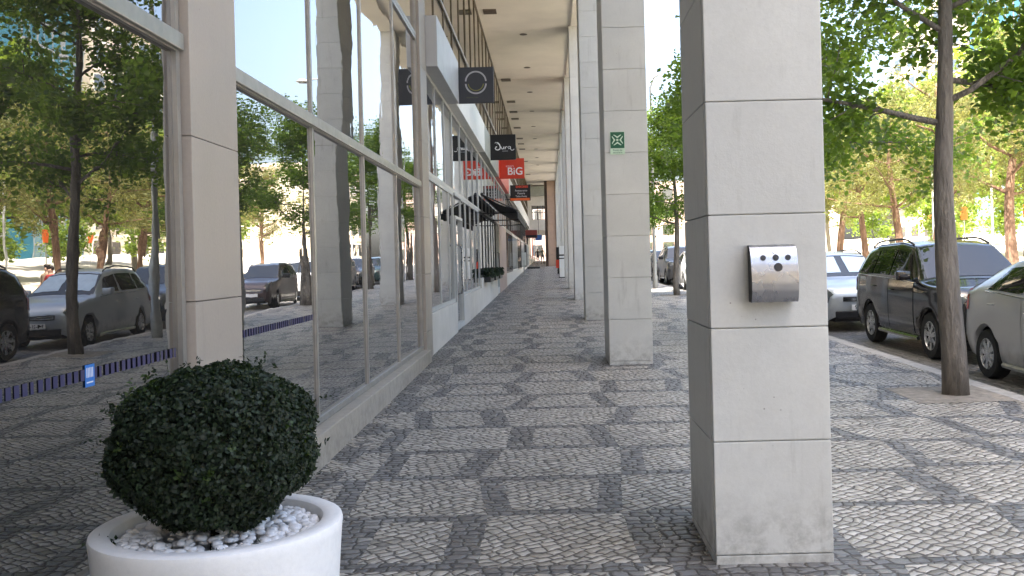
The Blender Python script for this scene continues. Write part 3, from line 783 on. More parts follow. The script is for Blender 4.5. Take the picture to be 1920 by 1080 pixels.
# ------------------------------------------------------------------ trees
def limb_pts(p, d, L, n, rng, sag=0., wob=.12):
    pts = [np.array(p, float)]; d = np.array(d, float); d /= np.linalg.norm(d)
    for k in range(n):
        d = d+rng.normal(size=3)*wob+np.array([0, 0, sag]); d /= np.linalg.norm(d)
        pts.append(pts[-1]+d*L/n)
    return pts
def broad_tree(seed, H, r0, h0, R0, nl, nleaf, leafsize, lean=(0, 0), mat='leaf', bark='bark', first=None, nlimb=None):
    rng = np.random.default_rng(seed); mb = MB()
    n = 14; tp = [np.array([0, 0, -.1])]
    for k in range(1, n+1):
        z = H*.93*k/n
        tp.append(np.array([lean[0]*z+.06*math.sin(z*1.1+seed), lean[1]*z+.05*math.cos(z*.9+seed), z]))
    rr = [r0*(1.06 if k == 0 else (1-.86*(k/n)**1.1)) for k in range(n+1)]
    mb.tube(tp, rr, 20, True, .045)
    tips = []
    nlimb = nlimb or 15
    for k in range(nlimb):
        f = (k+.3)/nlimb; z = h0+(H*.9-h0)*f**1.05
        i = z/(H*.93)*n; i0 = int(i); base = tp[i0]*(1-(i-i0))+tp[min(i0+1, n)]*(i-i0)
        an = k*2.4+rng.uniform(-.4, .4)
        L = R0*(1-.62*f**1.4)*rng.uniform(.8, 1.12)
        if first and k < len(first): an, L, el = first[k]
        else: el = .22+.5*f+rng.uniform(-.1, .15)
        d = (math.cos(an)*math.cos(el), math.sin(an)*math.cos(el), math.sin(el))
        lp = limb_pts(base, d, L, 7, rng, .03, .09)
        rl = max(.010, r0*.29*(1-.5*f))
        mb.tube(lp, [rl*(1-.8*q/7) for q in range(8)], 7)
        for q in range(2, 8):
            for s in range(2):
                d2 = np.array(lp[q]-lp[q-1]); d2 /= np.linalg.norm(d2)
                d2 = d2*.6+rng.normal(size=3)*np.array([.75, .75, .42])
                t2 = limb_pts(lp[q], d2, rng.uniform(.35, .95)*(.45+R0*.22), 4, rng, -.02, .16)
                mb.tube(t2, [rl*.3, rl*.24, rl*.17, rl*.12, .003], 4)
                for x in t2[1:]: tips.append(x)
                for x in range(3): tips.append(t2[-1]*rng.random()+t2[-2]*0+t2[-1]*0 if False else t2[-1]+rng.normal(size=3)*.12)
    tips = np.array(tips)
    c = tips[rng.integers(0, len(tips), nleaf)]+rng.normal(size=(nleaf, 3))*np.array([.16, .16, .11])
    LV = leafquads(c, leafsize, .85, rng, normal=np.array([[0, 0, .9]]), nspread=.75, droop=.4)
    trunk = mb.build('trunk', MT[bark], None, smooth='all'); crown = quads('crown', LV, MT[mat], None)
    return trunk, crown
def pine_tree(seed, H, r0, lean, R0, nt_=300, per=30):
    rng = np.random.default_rng(seed); mb = MB(); n = 12
    tp = [np.array([lean[0]*z+.15*math.sin(z*.7+seed), lean[1]*z+.1*math.sin(z*.8+2*seed), z]) for z in np.linspace(-.1, H*.9, n+1)]
    mb.tube(tp, [r0*(1-.72*k/n) for k in range(n+1)], 12)
    cs = []
    for k in range(16):
        f = (k+.5)/16; z = H*(.40+.5*f); i = min(n-1, int(z/(H*.9)*n)); base = tp[i]
        an = k*2.4+rng.uniform(-.4, .4); el = rng.uniform(.0, .4)+.35*f
        L = R0*(1.0-.55*abs(f-.35))*rng.uniform(.75, 1.1)
        lp = limb_pts(base, (math.cos(an)*math.cos(el), math.sin(an)*math.cos(el), math.sin(el)), L, 6, rng, .02, .14)
        mb.tube(lp, [max(.012, r0*.34*(1-.85*q/6)) for q in range(7)], 6)
        for q in range(2, 7):
            for s in range(5): cs.append(lp[q]+rng.normal(size=3)*np.array([.38, .38, .22])*(R0/2.2))
    cs = np.array(cs); cs = cs[rng.integers(0, len(cs), nt_*3)]+rng.normal(size=(nt_*3, 3))*.13
    P = np.repeat(cs, per//2, axis=0); P = P+rng.normal(size=P.shape)*np.array([.12, .12, .09])
    LV = leafquads(P, .17, .22, rng, normal=np.array([[0, 0, .5]]), nspread=1, fold=.1)
    return mb.build('trunk', MT['pbark'], None, smooth='all'), quads('crown', LV, MT['needle'], None)
def plant(pair, name, label, cat, loc, rz=0, sc=1.0, group=None, first=False):
    e = empty(name, loc, rz); e.scale = (sc, sc, sc); tag(e, label, cat, group)
    for o in pair:
        c = o if first else o.copy()
        if not first: COL.objects.link(c)
        c.parent = e
    return e
G1 = 'broadleaved trees planted along the kerb'
t1 = broad_tree(3, 7.6, .135, 2.9, 2.55, 0, 24000, .090, lean=(-.012, .0), first=[(math.pi*.98, 2.3, .22), (-.15, 2.0, .45), (.5, 1.7, .12)])
t2 = broad_tree(8, 7.2, .12, 2.6, 2.5, 0, 24000, .090, lean=(.0, .012))
plant(t1, 'street_tree', 'grey barked broadleaved tree in its soil square beside the silver hatchback', 'tree', (4.42, 10.5, gz(10.5)), 0, 1, G1, True)
plant(t2, 'street_tree', 'broadleaved kerb tree behind the nearest pillar, beside the silver estate car', 'tree', (4.42, 17.2, gz(17.2)), 1.2, 1.06, G1, True)
plant(t2, 'street_tree', 'slender leaning kerb tree seen between the two nearest pillars', 'tree', (4.40, 33, gz(33)), 3.0, .92, G1)
plant(t1, 'street_tree', 'broadleaved kerb tree next beyond the slender leaning one', 'tree', (4.4, 46, gz(46)), 2.1, 1.0, G1)
plant(t2, 'street_tree', 'farthest broadleaved kerb tree along the pavement', 'tree', (4.4, 60, gz(60)), 5.0, 1.05, G1)
plant(t1, 'street_tree', 'broadleaved kerb tree between the estate car and the dark blue car', 'tree', (4.42, 24.0, gz(24.0)), 4.0, .78, G1)
G2 = 'stone pines across the road'
p1 = pine_tree(4, 8.6, .21, (.02, .0), 2.6); p2 = pine_tree(9, 8.0, .20, (.10, .03), 2.5)
pl = [(p1, 13.0+3.1, 42.5, .4, 1.05, 'stone pine across the road farthest toward the pillars'), (p2, 16.1, 39.5, 2.0, .98, 'reddish stone pine second from the pillars across the road'),
      (p1, 15.9, 44.0, 3.0, 1.0, 'upright stone pine in the middle of the row across the road'), (p2, 16.2, 40.2, 4.4, 1.1, 'stone pine with forked red trunk right behind the near kerb tree'),
      (p2, 16.4, 34.0, .25, 1.08, 'strongly leaning stone pine at the right edge across the road'), (p1, 17.5, 30.0, 5.5, 1.1, 'nearest stone pine across the road, opposite the silver hatchback'),
      (p1, 16.0, 52, 1.4, 1.0, 'stone pine far up the road beyond the pines by the pillars'), (p2, 16.3, 62, 3.6, 1.1, 'farthest stone pine up the road')]
GXp = [(552, 13.2, 0), (598, 13.2, 0), (655, 13.2, 0), (726, 13.2, 0), (868, 13.0, 0), (1010, 14.0, 0), (430, 13.4, 0), (340, 13.6, 0)]
firsts = set()
for (pr, _x, _y, rz, sc, lb), (U, X, _) in zip(pl, GXp):
    y = X*1800/U; X += 2.6; y = X*1800/U
    f = id(pr) not in firsts; firsts.add(id(pr))
    plant(pr, 'pine_tree', lb, 'tree', (X, y, gz(y)), rz, sc, G2, f)
G3 = 'leafy trees at the back of the plaza'
t3 = broad_tree(21, 6.5, .13, 1.6, 2.9, 0, 9000, .20, mat='leaf2')
back = [(24, 44), (27, 54), (23, 64), (30, 40), (33, 60), (26, 33), (32, 80), (24, 82), (36, 48), (30, 70), (21, 100), (27, 110), (38, 100), (34, 30)]
back = back[:10]
for k, (x, y) in enumerate(back):
    plant(t3, 'leafy_tree', ('round sunlit green tree at the back of the plaza', 'tall sunlit green tree at the back of the plaza')[k % 2], 'tree', (x, y, gz(y)+(x-18)*.07), k*1.7, 1.25+.22*((k*7) % 4), G3, k == 0)
G4 = 'young trees on thin stems in the plaza'
t4 = broad_tree(33, 3.4, .035, 1.5, .95, 0, 1500, .15, mat='leaf2', nlimb=8)
for k, (x, y) in enumerate([(19.5, 48), (20.5, 43), (21, 38), (19, 56), (22.5, 52)]):
    plant(t4, 'young_tree', 'young bright green tree on a thin stem in the sunny plaza', 'tree', (x, y, gz(y)+.2), k*2.1, 1.0, G4, k == 0)
# soil squares round the kerb trees
for k, (x, y) in enumerate([(4.42, 10.5), (4.42, 17.2), (4.42, 24.0), (4.40, 33), (4.4, 46), (4.4, 60)]):
    mb = MB(); mb.add([(3.82, y-.55, gz(y-.55)+.004), (4.855, y-.55, gz(y-.55)+.004), (4.855, y+.55, gz(y+.55)+.004), (3.82, y+.55, gz(y+.55)+.004)], [(0, 1, 2, 3)])
    o = mb.build('tree_pit', MT['soil'], normals=False); o['kind'] = 'structure'

# ------------------------------------------------------------------ lamp posts, poles
def lamp(y, label, x=4.3, H=8.2):
    r = empty('street_lamp', (x, y, gz(y))); tag(r, label, 'street lamp', 'grey lamp posts along the kerb')
    mb = MB(); mb.lathe([(.10, 0), (.10, .5), (.075, .55), (.07, 3.0), (.045, H)], 14); mb.build('post', MT['galv'], r, smooth=True)
    mb = MB(); mb.tube([(0, 0, H-.05), (.15, 0, H+.35), (.7, 0, H+.62), (1.5, 0, H+.6)], [.04, .04, .035, .03], 8); mb.build('arm', MT['galv'], r, smooth=True)
    mb = MB(); mb.lathe([(.05, .12), (.16, .06), (.2, 0), (.12, -.06)], 14, (1.6, 0, H+.55)); mb.build('lamp_head', MT['galv'], r, smooth=True)
lamp(20.6, 'tall grey lamp post at the kerb beside the silver estate car'); lamp(39, 'tall grey lamp post seen between the two nearest pillars', 4.32); lamp(57, 'farthest grey lamp post along the kerb')

# ------------------------------------------------------------------ cars
def interp(rows, t):
    for a0, a1 in zip(rows[:-1], rows[1:]):
        if t <= a1[0]:
            f = (t-a0[0])/(a1[0]-a0[0]); return [x*(1-f)+y*f for x, y in zip(a0, a1)]
    return list(rows[-1])
def smoothrow(rows, t, d=.05):
    if t < d: return interp(rows, t)
    acc = [0]*len(rows[0]); ws = ((-1, .25), (0, .5), (1, .25))
    for k, w_ in ws:
        r_ = interp(rows, min(max(t+k*d, 0), rows[-1][0])); acc = [x+w_*y for x, y in zip(acc, r_)]
    return acc
#        t    zb   wb   z1  w1   zbelt wbelt ztop wtop  zc
SUV = dict(L=4.55, r=.355, ax=(.86, 3.53), rows=[
    (0.00, .36, .62, .58, .70, .76, .64, .84, .52, .86), (.05, .28, .74, .58, .80, .86, .76, .93, .62, .95), (.22, .24, .82, .60, .875, .95, .845, 1.01, .72, 1.03),
    (.80, .24, .84, .62, .90, 1.01, .88, 1.05, .77, 1.08), (1.22, .25, .84, .62, .90, 1.04, .885, 1.08, .80, 1.12), (1.98, .25, .84, .62, .90, 1.06, .885, 1.54, .665, 1.62),
    (2.6, .25, .84, .62, .90, 1.07, .885, 1.60, .655, 1.685), (3.7, .26, .84, .62, .90, 1.09, .88, 1.57, .645, 1.66), (4.25, .30, .83, .62, .88, 1.10, .86, 1.50, .63, 1.58),
    (4.50, .36, .78, .62, .83, 1.08, .80, 1.13, .70, 1.17), (4.55, .42, .70, .62, .76, .98, .73, 1.02, .62, 1.04)],
    ws=(1.26, 1.94), win=[(1.50, 2.52), (2.60, 3.38), (3.46, 4.16)], rw=(4.27, 4.49), doors=[(1.45, 2.54), (2.56, 3.42)], rails=True)
WAG = dict(L=4.25, r=.31, ax=(.80, 3.40), rows=[
    (0.00, .30, .60, .48, .68, .62, .62, .68, .5, .70), (.06, .22, .72, .48, .78, .72, .73, .79, .60, .81), (.25, .19, .78, .5, .84, .82, .80, .88, .68, .90),
    (.75, .19, .80, .52, .86, .90, .83, .95, .72, .98), (1.05, .19, .80, .52, .86, .94, .845, .98, .76, 1.02), (1.85, .19, .80, .52, .86, .96, .85, 1.40, .635, 1.47),
    (2.5, .19, .80, .52, .86, .97, .85, 1.46, .625, 1.53), (3.5, .20, .80, .52, .86, .99, .845, 1.42, .61, 1.50), (3.95, .24, .79, .54, .85, 1.0, .82, 1.34, .59, 1.43),
    (4.20, .28, .74, .54, .80, .98, .76, 1.03, .66, 1.06), (4.25, .34, .66, .54, .72, .88, .68, .92, .58, .94)],
    ws=(1.08, 1.81), win=[(1.35, 2.30), (2.38, 3.16), (3.24, 3.86)], rw=(3.97, 4.19), doors=[(1.30, 2.32), (2.34, 3.2)], rails=True)
HAT = dict(L=4.25, r=.32, ax=(.85, 3.43), rows=[
    (0.00, .30, .58, .46, .68, .60, .62, .66, .5, .68), (.06, .22, .72, .46, .79, .70, .74, .76, .60, .79), (.28, .19, .79, .5, .855, .80, .82, .85, .68, .88),
    (.85, .19, .81, .52, .88, .88, .855, .93, .73, .96), (1.10, .19, .81, .54, .88, .91, .86, .96, .76, 1.0), (1.98, .19, .81, .55, .88, .94, .87, 1.36, .62, 1.43),
    (2.45, .19, .81, .56, .88, .96, .87, 1.40, .60, 1.47), (3.2, .20, .81, .58, .885, 1.0, .87, 1.34, .58, 1.42), (3.75, .24, .80, .60, .88, 1.02, .85, 1.22, .57, 1.31),
    (4.12, .28, .76, .60, .83, 1.0, .79, 1.06, .62, 1.10), (4.22, .32, .70, .60, .77, .92, .72, .97, .58, .99), (4.25, .38, .62, .60, .70, .82, .64, .86, .52, .88)],
    ws=(1.14, 1.94), win=[(1.42, 2.42), (2.50, 3.44)], rw=(3.72, 4.08), doors=[(1.38, 2.44), (2.46, 3.36)], rails=False)
for _sp, _k in ((SUV, 1.08), (WAG, 1.05), (HAT, 1.10)):
    _sp['rows'] = [(q[0], q[1], q[2], q[3]*(1+(_k-1)*.4), q[4], q[5]*_k, q[6], q[7]*_k, q[8], q[9]*_k) for q in _sp['rows']]
CARG = 'cars parked along the kerb'
def car(spec, xl, yf, paint, label, plate=None, shade=False, far=False, group=CARG):
    L, r, rows = spec['L'], spec['r'], spec['rows']; y0 = yf
    W2 = max(q[4] for q in rows)
    root = empty('parked_car', (xl+W2, yf, gz(yf)-.125)); root.rotation_euler = (math.atan(SL), 0, 0)
    tag(root, label, 'car', group)
    pm = paint
    ra = r+.045
    def row(t):
        q = smoothrow(rows, t); 
        for ac in spec['ax']:
            d = abs(t-ac)
            if d < ra: q[1] = max(q[1], r+math.sqrt(ra*ra-d*d)); q[3] = max(q[3], q[1]+.07)
        return q
    def sect(t):
        q = row(t)
        return [(q[2], q[1]), (q[2]+(q[4]-q[2])*.6, q[1]+(q[3]-q[1])*.35), (q[4], q[3]), (q[6], q[5]), (q[8], q[7]), (q[8]*.80, q[7]+(q[9]-q[7])*.62), (q[8]*.4, q[7]+(q[9]-q[7])*.93), (0, q[9])]
    def S(t, s):
        P = sect(t); i = min(int(s), 6); f = s-i
        p0, p1, p2, p3 = P[max(i-1, 0)], P[i], P[i+1], P[min(i+2, 7)]
        if i == 6: p3 = (-P[6][0], P[6][1])
        out = []
        for k in (0, 1):
            m1, m2 = (p2[k]-p0[k])*.5, (p3[k]-p1[k])*.5
            if i in (2, 3): m1, m2 = m1*.5+(p2[k]-p1[k])*.5, m2*.5+(p2[k]-p1[k])*.5
            f2, f3 = f*f, f*f*f
            out.append((2*f3-3*f2+1)*p1[k]+(f3-2*f2+f)*m1+(-2*f3+3*f2)*p2[k]+(f3-f2)*m2)
        return Vector((out[0], t, out[1]))
    def N(t, s):
        a_ = S(min(t+.02, L), s)-S(max(t-.02, 0), s); b_ = S(t, min(s+.05, 7))-S(t, max(s-.05, 0))
        nn = b_.cross(a_)
        if nn.length < 1e-7: return Vector((1, 0, 0))
        nn.normalize()
        if nn.x < -.2 or (abs(nn.x) <= .2 and nn.z < 0 and s > 3.5): nn = -nn
        return nn
    ts = set(np.linspace(0, L, 26 if far else 44))
    for ac in spec['ax']:
        for k in range(0, 17): ts.add(ac+ra*math.cos(math.pi*k/16)*.999)
    ts = sorted(ts); ss = np.concatenate([np.linspace(0, 3, 10), np.linspace(3.2, 4, 5), np.linspace(4.3, 7, 9)])
    mb = MB(); vs = []; m_ = len(ss)
    for sg in (1, -1):
        for t in ts:
            for s in ss:
                p = S(t, s); vs.append((p.x*sg, p.y, p.z))
    fs = []
    for g_ in (0, 1):
        b0 = g_*len(ts)*m_
        for k in range(len(ts)-1):
            for q in range(m_-1):
                fs.append((b0+k*m_+q, b0+k*m_+q+1, b0+(k+1)*m_+q+1, b0+(k+1)*m_+q))
    nT = len(ts)*m_
    for k in (0, len(ts)-1):
        fs.append(tuple([k*m_+q for q in range(m_)]+[nT+k*m_+q for q in range(m_-1, -1, -1)]))
    mb.add(vs, fs)
    body = mb.build('body', pm, root, smooth='all')
    me = body.data; bm = bmesh.new(); bm.from_mesh(me); bmesh.ops.remove_doubles(bm, verts=bm.verts, dist=.0004); bmesh.ops.recalc_face_normals(bm, faces=bm.faces); bm.to_mesh(me); bm.free(); me.shade_smooth()
    try: me.set_sharp_from_angle(angle=R(50))
    except Exception: pass
    def patch(name, t0, t1, s0, s1, sides, off, m, parent=root, nt2=10, ns=6, ea=None):
        mb = MB()
        for sg in sides:
            vs = []
            for k in range(nt2+1):
                for q in range(ns+1):
                    fs_ = q/ns; s = s0+(s1-s0)*fs_
                    a0, a1 = (t0, t1) if ea is None else ea(fs_)
                    t = a0+(a1-a0)*k/nt2
                    p = S(t, s)+N(t, s)*off; vs.append((p.x*sg, p.y, p.z))
            mb.add(vs, [(k*(ns+1)+q, k*(ns+1)+q+1, (k+1)*(ns+1)+q+1, (k+1)*(ns+1)+q) for k in range(nt2) for q in range(ns)])
        return mb.build(name, m, parent, smooth='all')
    gl = MT['carglass']
    patch('windscreen', spec['ws'][0], spec['ws'][1], 4.12, 7, (1, -1), .006, gl, ns=10)
    if shade: patch('sunshade', spec['ws'][0]+.12, spec['ws'][1]-.05, 4.5, 6.7, (1, -1), .012, MT['shade'], ns=8)
    patch('rear_window', spec['rw'][0], spec['rw'][1], 4.2, 7, (1, -1), .006, gl, ns=8)
    for sg in (1, -1):
        for k, (a0, a1) in enumerate(spec['doors']):
            d = patch('door', a0, a1, .75, 3.03, (sg,), .007, pm, nt2=8, ns=8)
            p = S(a1-.16, 2.72); n_ = N(a1-.16, 2.72)
            hb = MB(); p = p+n_*.018; hb.tube([(p.x*sg, p.y-.085, p.z), ((p.x+.014)*sg, p.y-.06, p.z), ((p.x+.014)*sg, p.y+.06, p.z), (p.x*sg, p.y+.085, p.z)], .013, 6); hb.build('handle', pm, d)
        for k, (a0, a1) in enumerate(spec['win']):
            last = k == len(spec['win'])-1
            def ea(f, a0=a0, a1=a1, k=k, last=last):
                return (a0+(.42*f if k == 0 else 0), a1-(.16*f if last else 0) if not (last and not spec['rails']) else a1-.02-.22*f)
            patch('side_window', a0, a1, 3.14, 3.86, (sg,), .007, gl, ea=ea)
        patch('headlight', .03, .50, 2.45, 3.62, (sg,), .010, MT['lens'], ns=5, ea=lambda f: (.03, .30+.22*f))
        patch('tail_light', L-.28, L-.03, 2.5, 4.2, (sg,), .008, MT['redlens'], ns=5)
        p = S(spec['win'][0][0]+.05, 3.1)
        mb = MB(); mb.box((p.x+.02)*sg if sg > 0 else -(p.x+.24), (p.x+.24) if sg > 0 else -(p.x+.02), p.y-.03, p.y+.09, p.z+.02, p.z+.17, ch=.03); mb.build('mirror', MT['black'] if far else pm, root, smooth=True)
        if spec['rails']:
            a0, a1 = spec['ws'][1]+.15, spec['win'][-1][1]-.05; pts = []
            for k in range(9):
                t = a0+(a1-a0)*k/8; p = S(t, 4.35); pts.append((p.x*sg, t, p.z+(.012 if k in (0, 8) else .055)))
            mb = MB(); mb.tube(pts, .018, 6); mb.build('roof_rail', MT['black'], root, smooth=True)
            # belt trim
        pts = [S(t, 3.06)+N(t, 3.06)*.009 for t in np.linspace(spec['win'][0][0]-.1, spec['win'][-1][1], 12)]
        mb = MB(); mb.tube([(p.x*sg, p.y, p.z) for p in pts], .010, 5); mb.build('belt_trim', MT['chrome'], root)
        pts = [S(t, .35)+N(t, .35)*.02 for t in np.linspace(spec['ax'][0]+ra+.06, spec['ax'][1]-ra-.06, 8)]
        mb = MB(); mb.tube([(p.x*sg, p.y, p.z) for p in pts], .035, 6); mb.build('side_step', MT['chrome'] if spec is SUV else pm, root, smooth=True)
    # grille, lower intake, bumper strip, plate
    q = rows[1]; zg = q[5]
    mb = MB(); mb.box(-.42, .42, -.018, .02, zg-.14, zg-.045, ch=.012)
    gr = mb.build('grille', MT['black'], root)
    mb = MB()
    for k in range(2): mb.box(-.41, .41, -.024, -.018, zg-.118+.035*k, zg-.105+.035*k)
    mb.build('chrome_bar', MT['chrome'], gr)
    mb = MB(); mb.box(-.58, .58, -.03, .02, .27, .42, ch=.02); mb.build('lower_intake', MT['black'], root)
    mb = MB(); mb.box(-.26, .26, -.045, -.031, .44, .55, ch=.004); pln = mb.build('number_plate', MT['white'], root)
    if plate: mb = MB(); put_text(mb, plate, .105, 0, -.046, .495, bold=.002, depth=.001); mb.build('lettering', MT['black'], pln)
    mb = MB(); mb.box(-.26, .26, L, L+.015, .52, .63, ch=.004); mb.build('number_plate', MT['white'], root)
    # dark underside between the wheels
    mb = MB(); mb.box(-W2+.30, W2-.30, .12, L-.12, .2, .62); mb.build('underbody', MT['black'], root)
    for ac in spec['ax']:
        for sg in (1, -1):
            cx = sg*(W2-.125); mb = MB()
            mb.lathe([(r*.62, -.10), (r*.93, -.105), (r, -.07), (r, .07), (r*.93, .105), (r*.64, .10), (r*.60, .05), (r*.60, -.05), (r*.62, -.10)], 28, (cx, ac, r), 'x', False)
            wh = mb.build('wheel', MT['rubber'], root, smooth=True)
            mb = MB(); sx = sg
            f0 = .098*sg
            mb.lathe([(r*.66, f0), (r*.60, f0+.004*sg), (r*.58, f0-.03*sg)], 28, (cx, ac, r), 'x', False)
            mb.lathe([(.001, f0-.005*sg), (.05, f0-.005*sg), (.06, f0-.02*sg)], 12, (cx, ac, r), 'x', False)
            for k in range(7 if spec is SUV else 8):
                an = 2*math.pi*k/(7 if spec is SUV else 8)+.2
                ca, sa = math.cos(an), math.sin(an); w0, w1 = .026, .042
                pts = [(.03, -w0), (r*.61, -w1), (r*.61, w1), (.03, w0)]
                mb.add([(cx+f0-.008*sg, ac+u*ca-v*sa, r+u*sa+v*ca) for u, v in pts]+[(cx+f0-.035*sg, ac+u*ca-v*sa, r+u*sa+v*ca) for u, v in pts],
                       [(0, 1, 2, 3), (0, 4, 5, 1), (2, 6, 7, 3), (4, 7, 6, 5)])
            mb.build('rim', MT['rim'], wh)
            mb = MB(); mb.lathe([(.001, f0-.06*sg), (r*.6, f0-.06*sg)], 20, (cx, ac, r), 'x', False); mb.build('brake_disc', MT['black'], wh)
    return root
PT = dict(silver=M_paint('silver_paint', (.50, .50, .495), .5, .34), black=M_paint('black_paint', (.010, .009, .009), .1, .12), pale=M_paint('pale_blue_silver', (.46, .50, .54), .5, .34),
          navy=M_paint('navy_paint', (.02, .035, .06), .3, .28), brown=M_paint('maroon_paint', (.05, .03, .032), .3, .28), white=M_paint('white_paint', (.72, .72, .71), 0, .3),
          grey=M_paint('grey_paint', (.12, .125, .13), .4, .3), green=M_paint('teal_paint', (.03, .08, .085), .3, .3))
car(HAT, 5.64, 9.05, PT['silver'], 'silver grey hatchback parked at the kerb nearest the camera')
car(SUV, 5.76, 13.78, PT['black'], 'black off-road estate with roof rails and alloy wheels parked behind the silver hatchback')
car(WAG, 5.48, 19.35, PT['pale'], 'pale silver estate car with a foil sunshade behind its windscreen', plate='94-21-SD', shade=True)
car(HAT, 5.5, 24.3, PT['navy'], 'dark navy hatchback parked behind the pale estate car', far=True)
car(WAG, 5.55, 33.0, PT['brown'], 'dark maroon estate car parked in front of the white hatchback', far=True)
car(HAT, 5.5, 38.6, PT['white'], 'white hatchback standing in a sunlit gap at the kerb', far=True)
car(SUV, 5.5, 44.4, PT['grey'], 'dark grey tall estate parked beyond the white hatchback', far=True)
car(HAT, 5.5, 50.0, PT['black'], 'black hatchback parked between the dark grey estate and the teal car', far=True)
car(WAG, 5.5, 55.6, PT['green'], 'dark teal estate car parked beyond the black hatchback', far=True)
car(HAT, 5.5, 61.2, PT['silver'], 'farthest silver hatchback along the kerb', far=True)

# ------------------------------------------------------------------ awning, window boxes
r = empty('shop_awning', (-1.92, 28.0, 3.0)); tag(r, 'black cloth folding awning sloping out over the shop windows', 'awning')
mb = MB(); ya, yb = 0, 11.2; n = 12
def aw(y): return gz(0)
vs = []
for k in range(n+1):
    f = k/n; sag = -.05*math.sin(math.pi*f)
    for q in range(9): vs.append((f*1.05, ya+(yb-ya)*q/8, .66*(1-f)+.16*f+sag))
vs2 = [(x, y, z-.012) for x, y, z in vs]
fs = [(k*9+q, k*9+q+1, (k+1)*9+q+1, (k+1)*9+q) for k in range(n) for q in range(8)]
mb.add(vs, fs); mb.add(vs2, fs)
mb.build('canopy', MT['awning'], r, smooth='all', normals=False)
mb = MB(); mb.box(1.045, 1.06, ya, yb, -.05, .17); mb.build('valance', MT['awning'], r)
mb = MB(); mb.tube([(0, 0, .66), (1.05, 0, .16)], .022, 6); mb.tube([(0, yb, .66), (1.05, yb, .16)], .022, 6)
for y in (.6, 5.6, 10.6): mb.tube([(0, y, .12), (.55, y+.3, .14), (1.04, y, .15)], .02, 6)
mb.tube([(1.04, 0, .15), (1.04, yb, .15)], .025, 6); mb.tube([(.03, 0, .66), (.03, yb, .66)], .05, 8)
mb.build('folding_frame', MT['frame_d'], r)
bl = nr.random((700, 3))
for k, y in enumerate((28.6, 31.4, 34.2)):
    r = empty('window_box', (-1.92, y, 1.23)); tag(r, ('nearest', 'middle', 'farthest')[k]+' of the three planted boxes on the sill under the black awning', 'window box', 'planted boxes under the awning')
    mb = MB(); mb.box(0, .2, 0, 1.7, -.16, .0, ch=.01); mb.build('trough', MT['frame_d'], r)
    Pq = bl*np.array([.30, 1.7, .26])+np.array([-.04, 0, -.03]); quads('foliage', leafquads(Pq, .07, .6, nr), MT['box'], r)

# ------------------------------------------------------------------ far end of the arcade
E = empty('far_building', (0, 0, 0)); tag(E, 'building with pinkish stone pier and a bridge wing closing the far end of the arcade', 'building')
b = gz(93)
mb = MB(); z = b-.2
for z1 in (2.2, 3.6, 5.0, 6.4, 7.8, 9.34): mb.box(.03, 1.12, 93, 95.2, z+.004, z1-.004, ch=.006); z = z1
mb.build('stone_pier', MT['pink'], E)
mb = MB(); mb.box(-.24, .03, 93.2, 95, b-.2, 9.34); mb.build('dark_pier_edge', plain('dark_brown_stone', (.09, .06, .045), .6), E)
mb = MB(); mb.box(-2.0, 8, 99.2, 106, 7.3, 8.3); mb.box(-2.0, 8, 99, 106.2, 4.75, 5.85); mb.box(-2.0, -1.6, 99, 106, 5.85, 7.3); mb.box(1.9, 8, 99, 106, 5.85, 7.3); mb.build('bridge_wing', MT['render_wall'], E)
mb = MB(); mb.box(-2.0, 8, 98.9, 106, 8.32, 9.3); mb.build('bridge_roof', MT['fascia_g'], E)
mb = MB()
for k in range(6): mb.tube([(-1.55+.55*k, 99.3, 5.85), (-1.55+.55*k, 99.3, 7.3)], .04, 5)
mb.tube([(-1.6, 99.3, 6.6), (1.9, 99.3, 6.6)], .035, 5); mb.build('railing', MT['frame_d'], E)
mb = MB(); mb.box(-6, -2.0, 98.2, 150, -.5, 18); mb.build('shop_wing', MT['render_wall'], E)
mb = MB()
for k in range(7): mb.box(.86, 1.4, 108+k*7, 108.6+k*7, 1, 5.5)
mb.build('colonnade', MT['pillar'], E)
mb = MB(); mb.box(-2.0, 8, 106.3, 150, 5.5, 6.2); mb.build('canopy_slab', MT['render_wall'], E)
for k in range(5):
    mb = MB(); mb.box(-2.0, -1.94, 108+k*8, 114.5+k*8, 1.9, 4.6); mb.build('window', (MT['pane2'], MT['signred'], MT['pane3'], MT['blue'], MT['pane2'])[k], E)
r = empty('facade_building', (0, 175, 1.5)); tag(r, 'pale building seen small through the far opening of the arcade', 'building')
mb = MB(); mb.box(-12, 26, 0, 12, -.5, 14); mb.build('wall', MT['pinkwall'], r)
for k in range(9):
    for q in range(4):
        mb = MB(); mb.box(-11+4*k, -9+4*k, -.05, .02, 1+3.2*q, 2.9+3.2*q); mb.build('window', MT['pane2'], r)

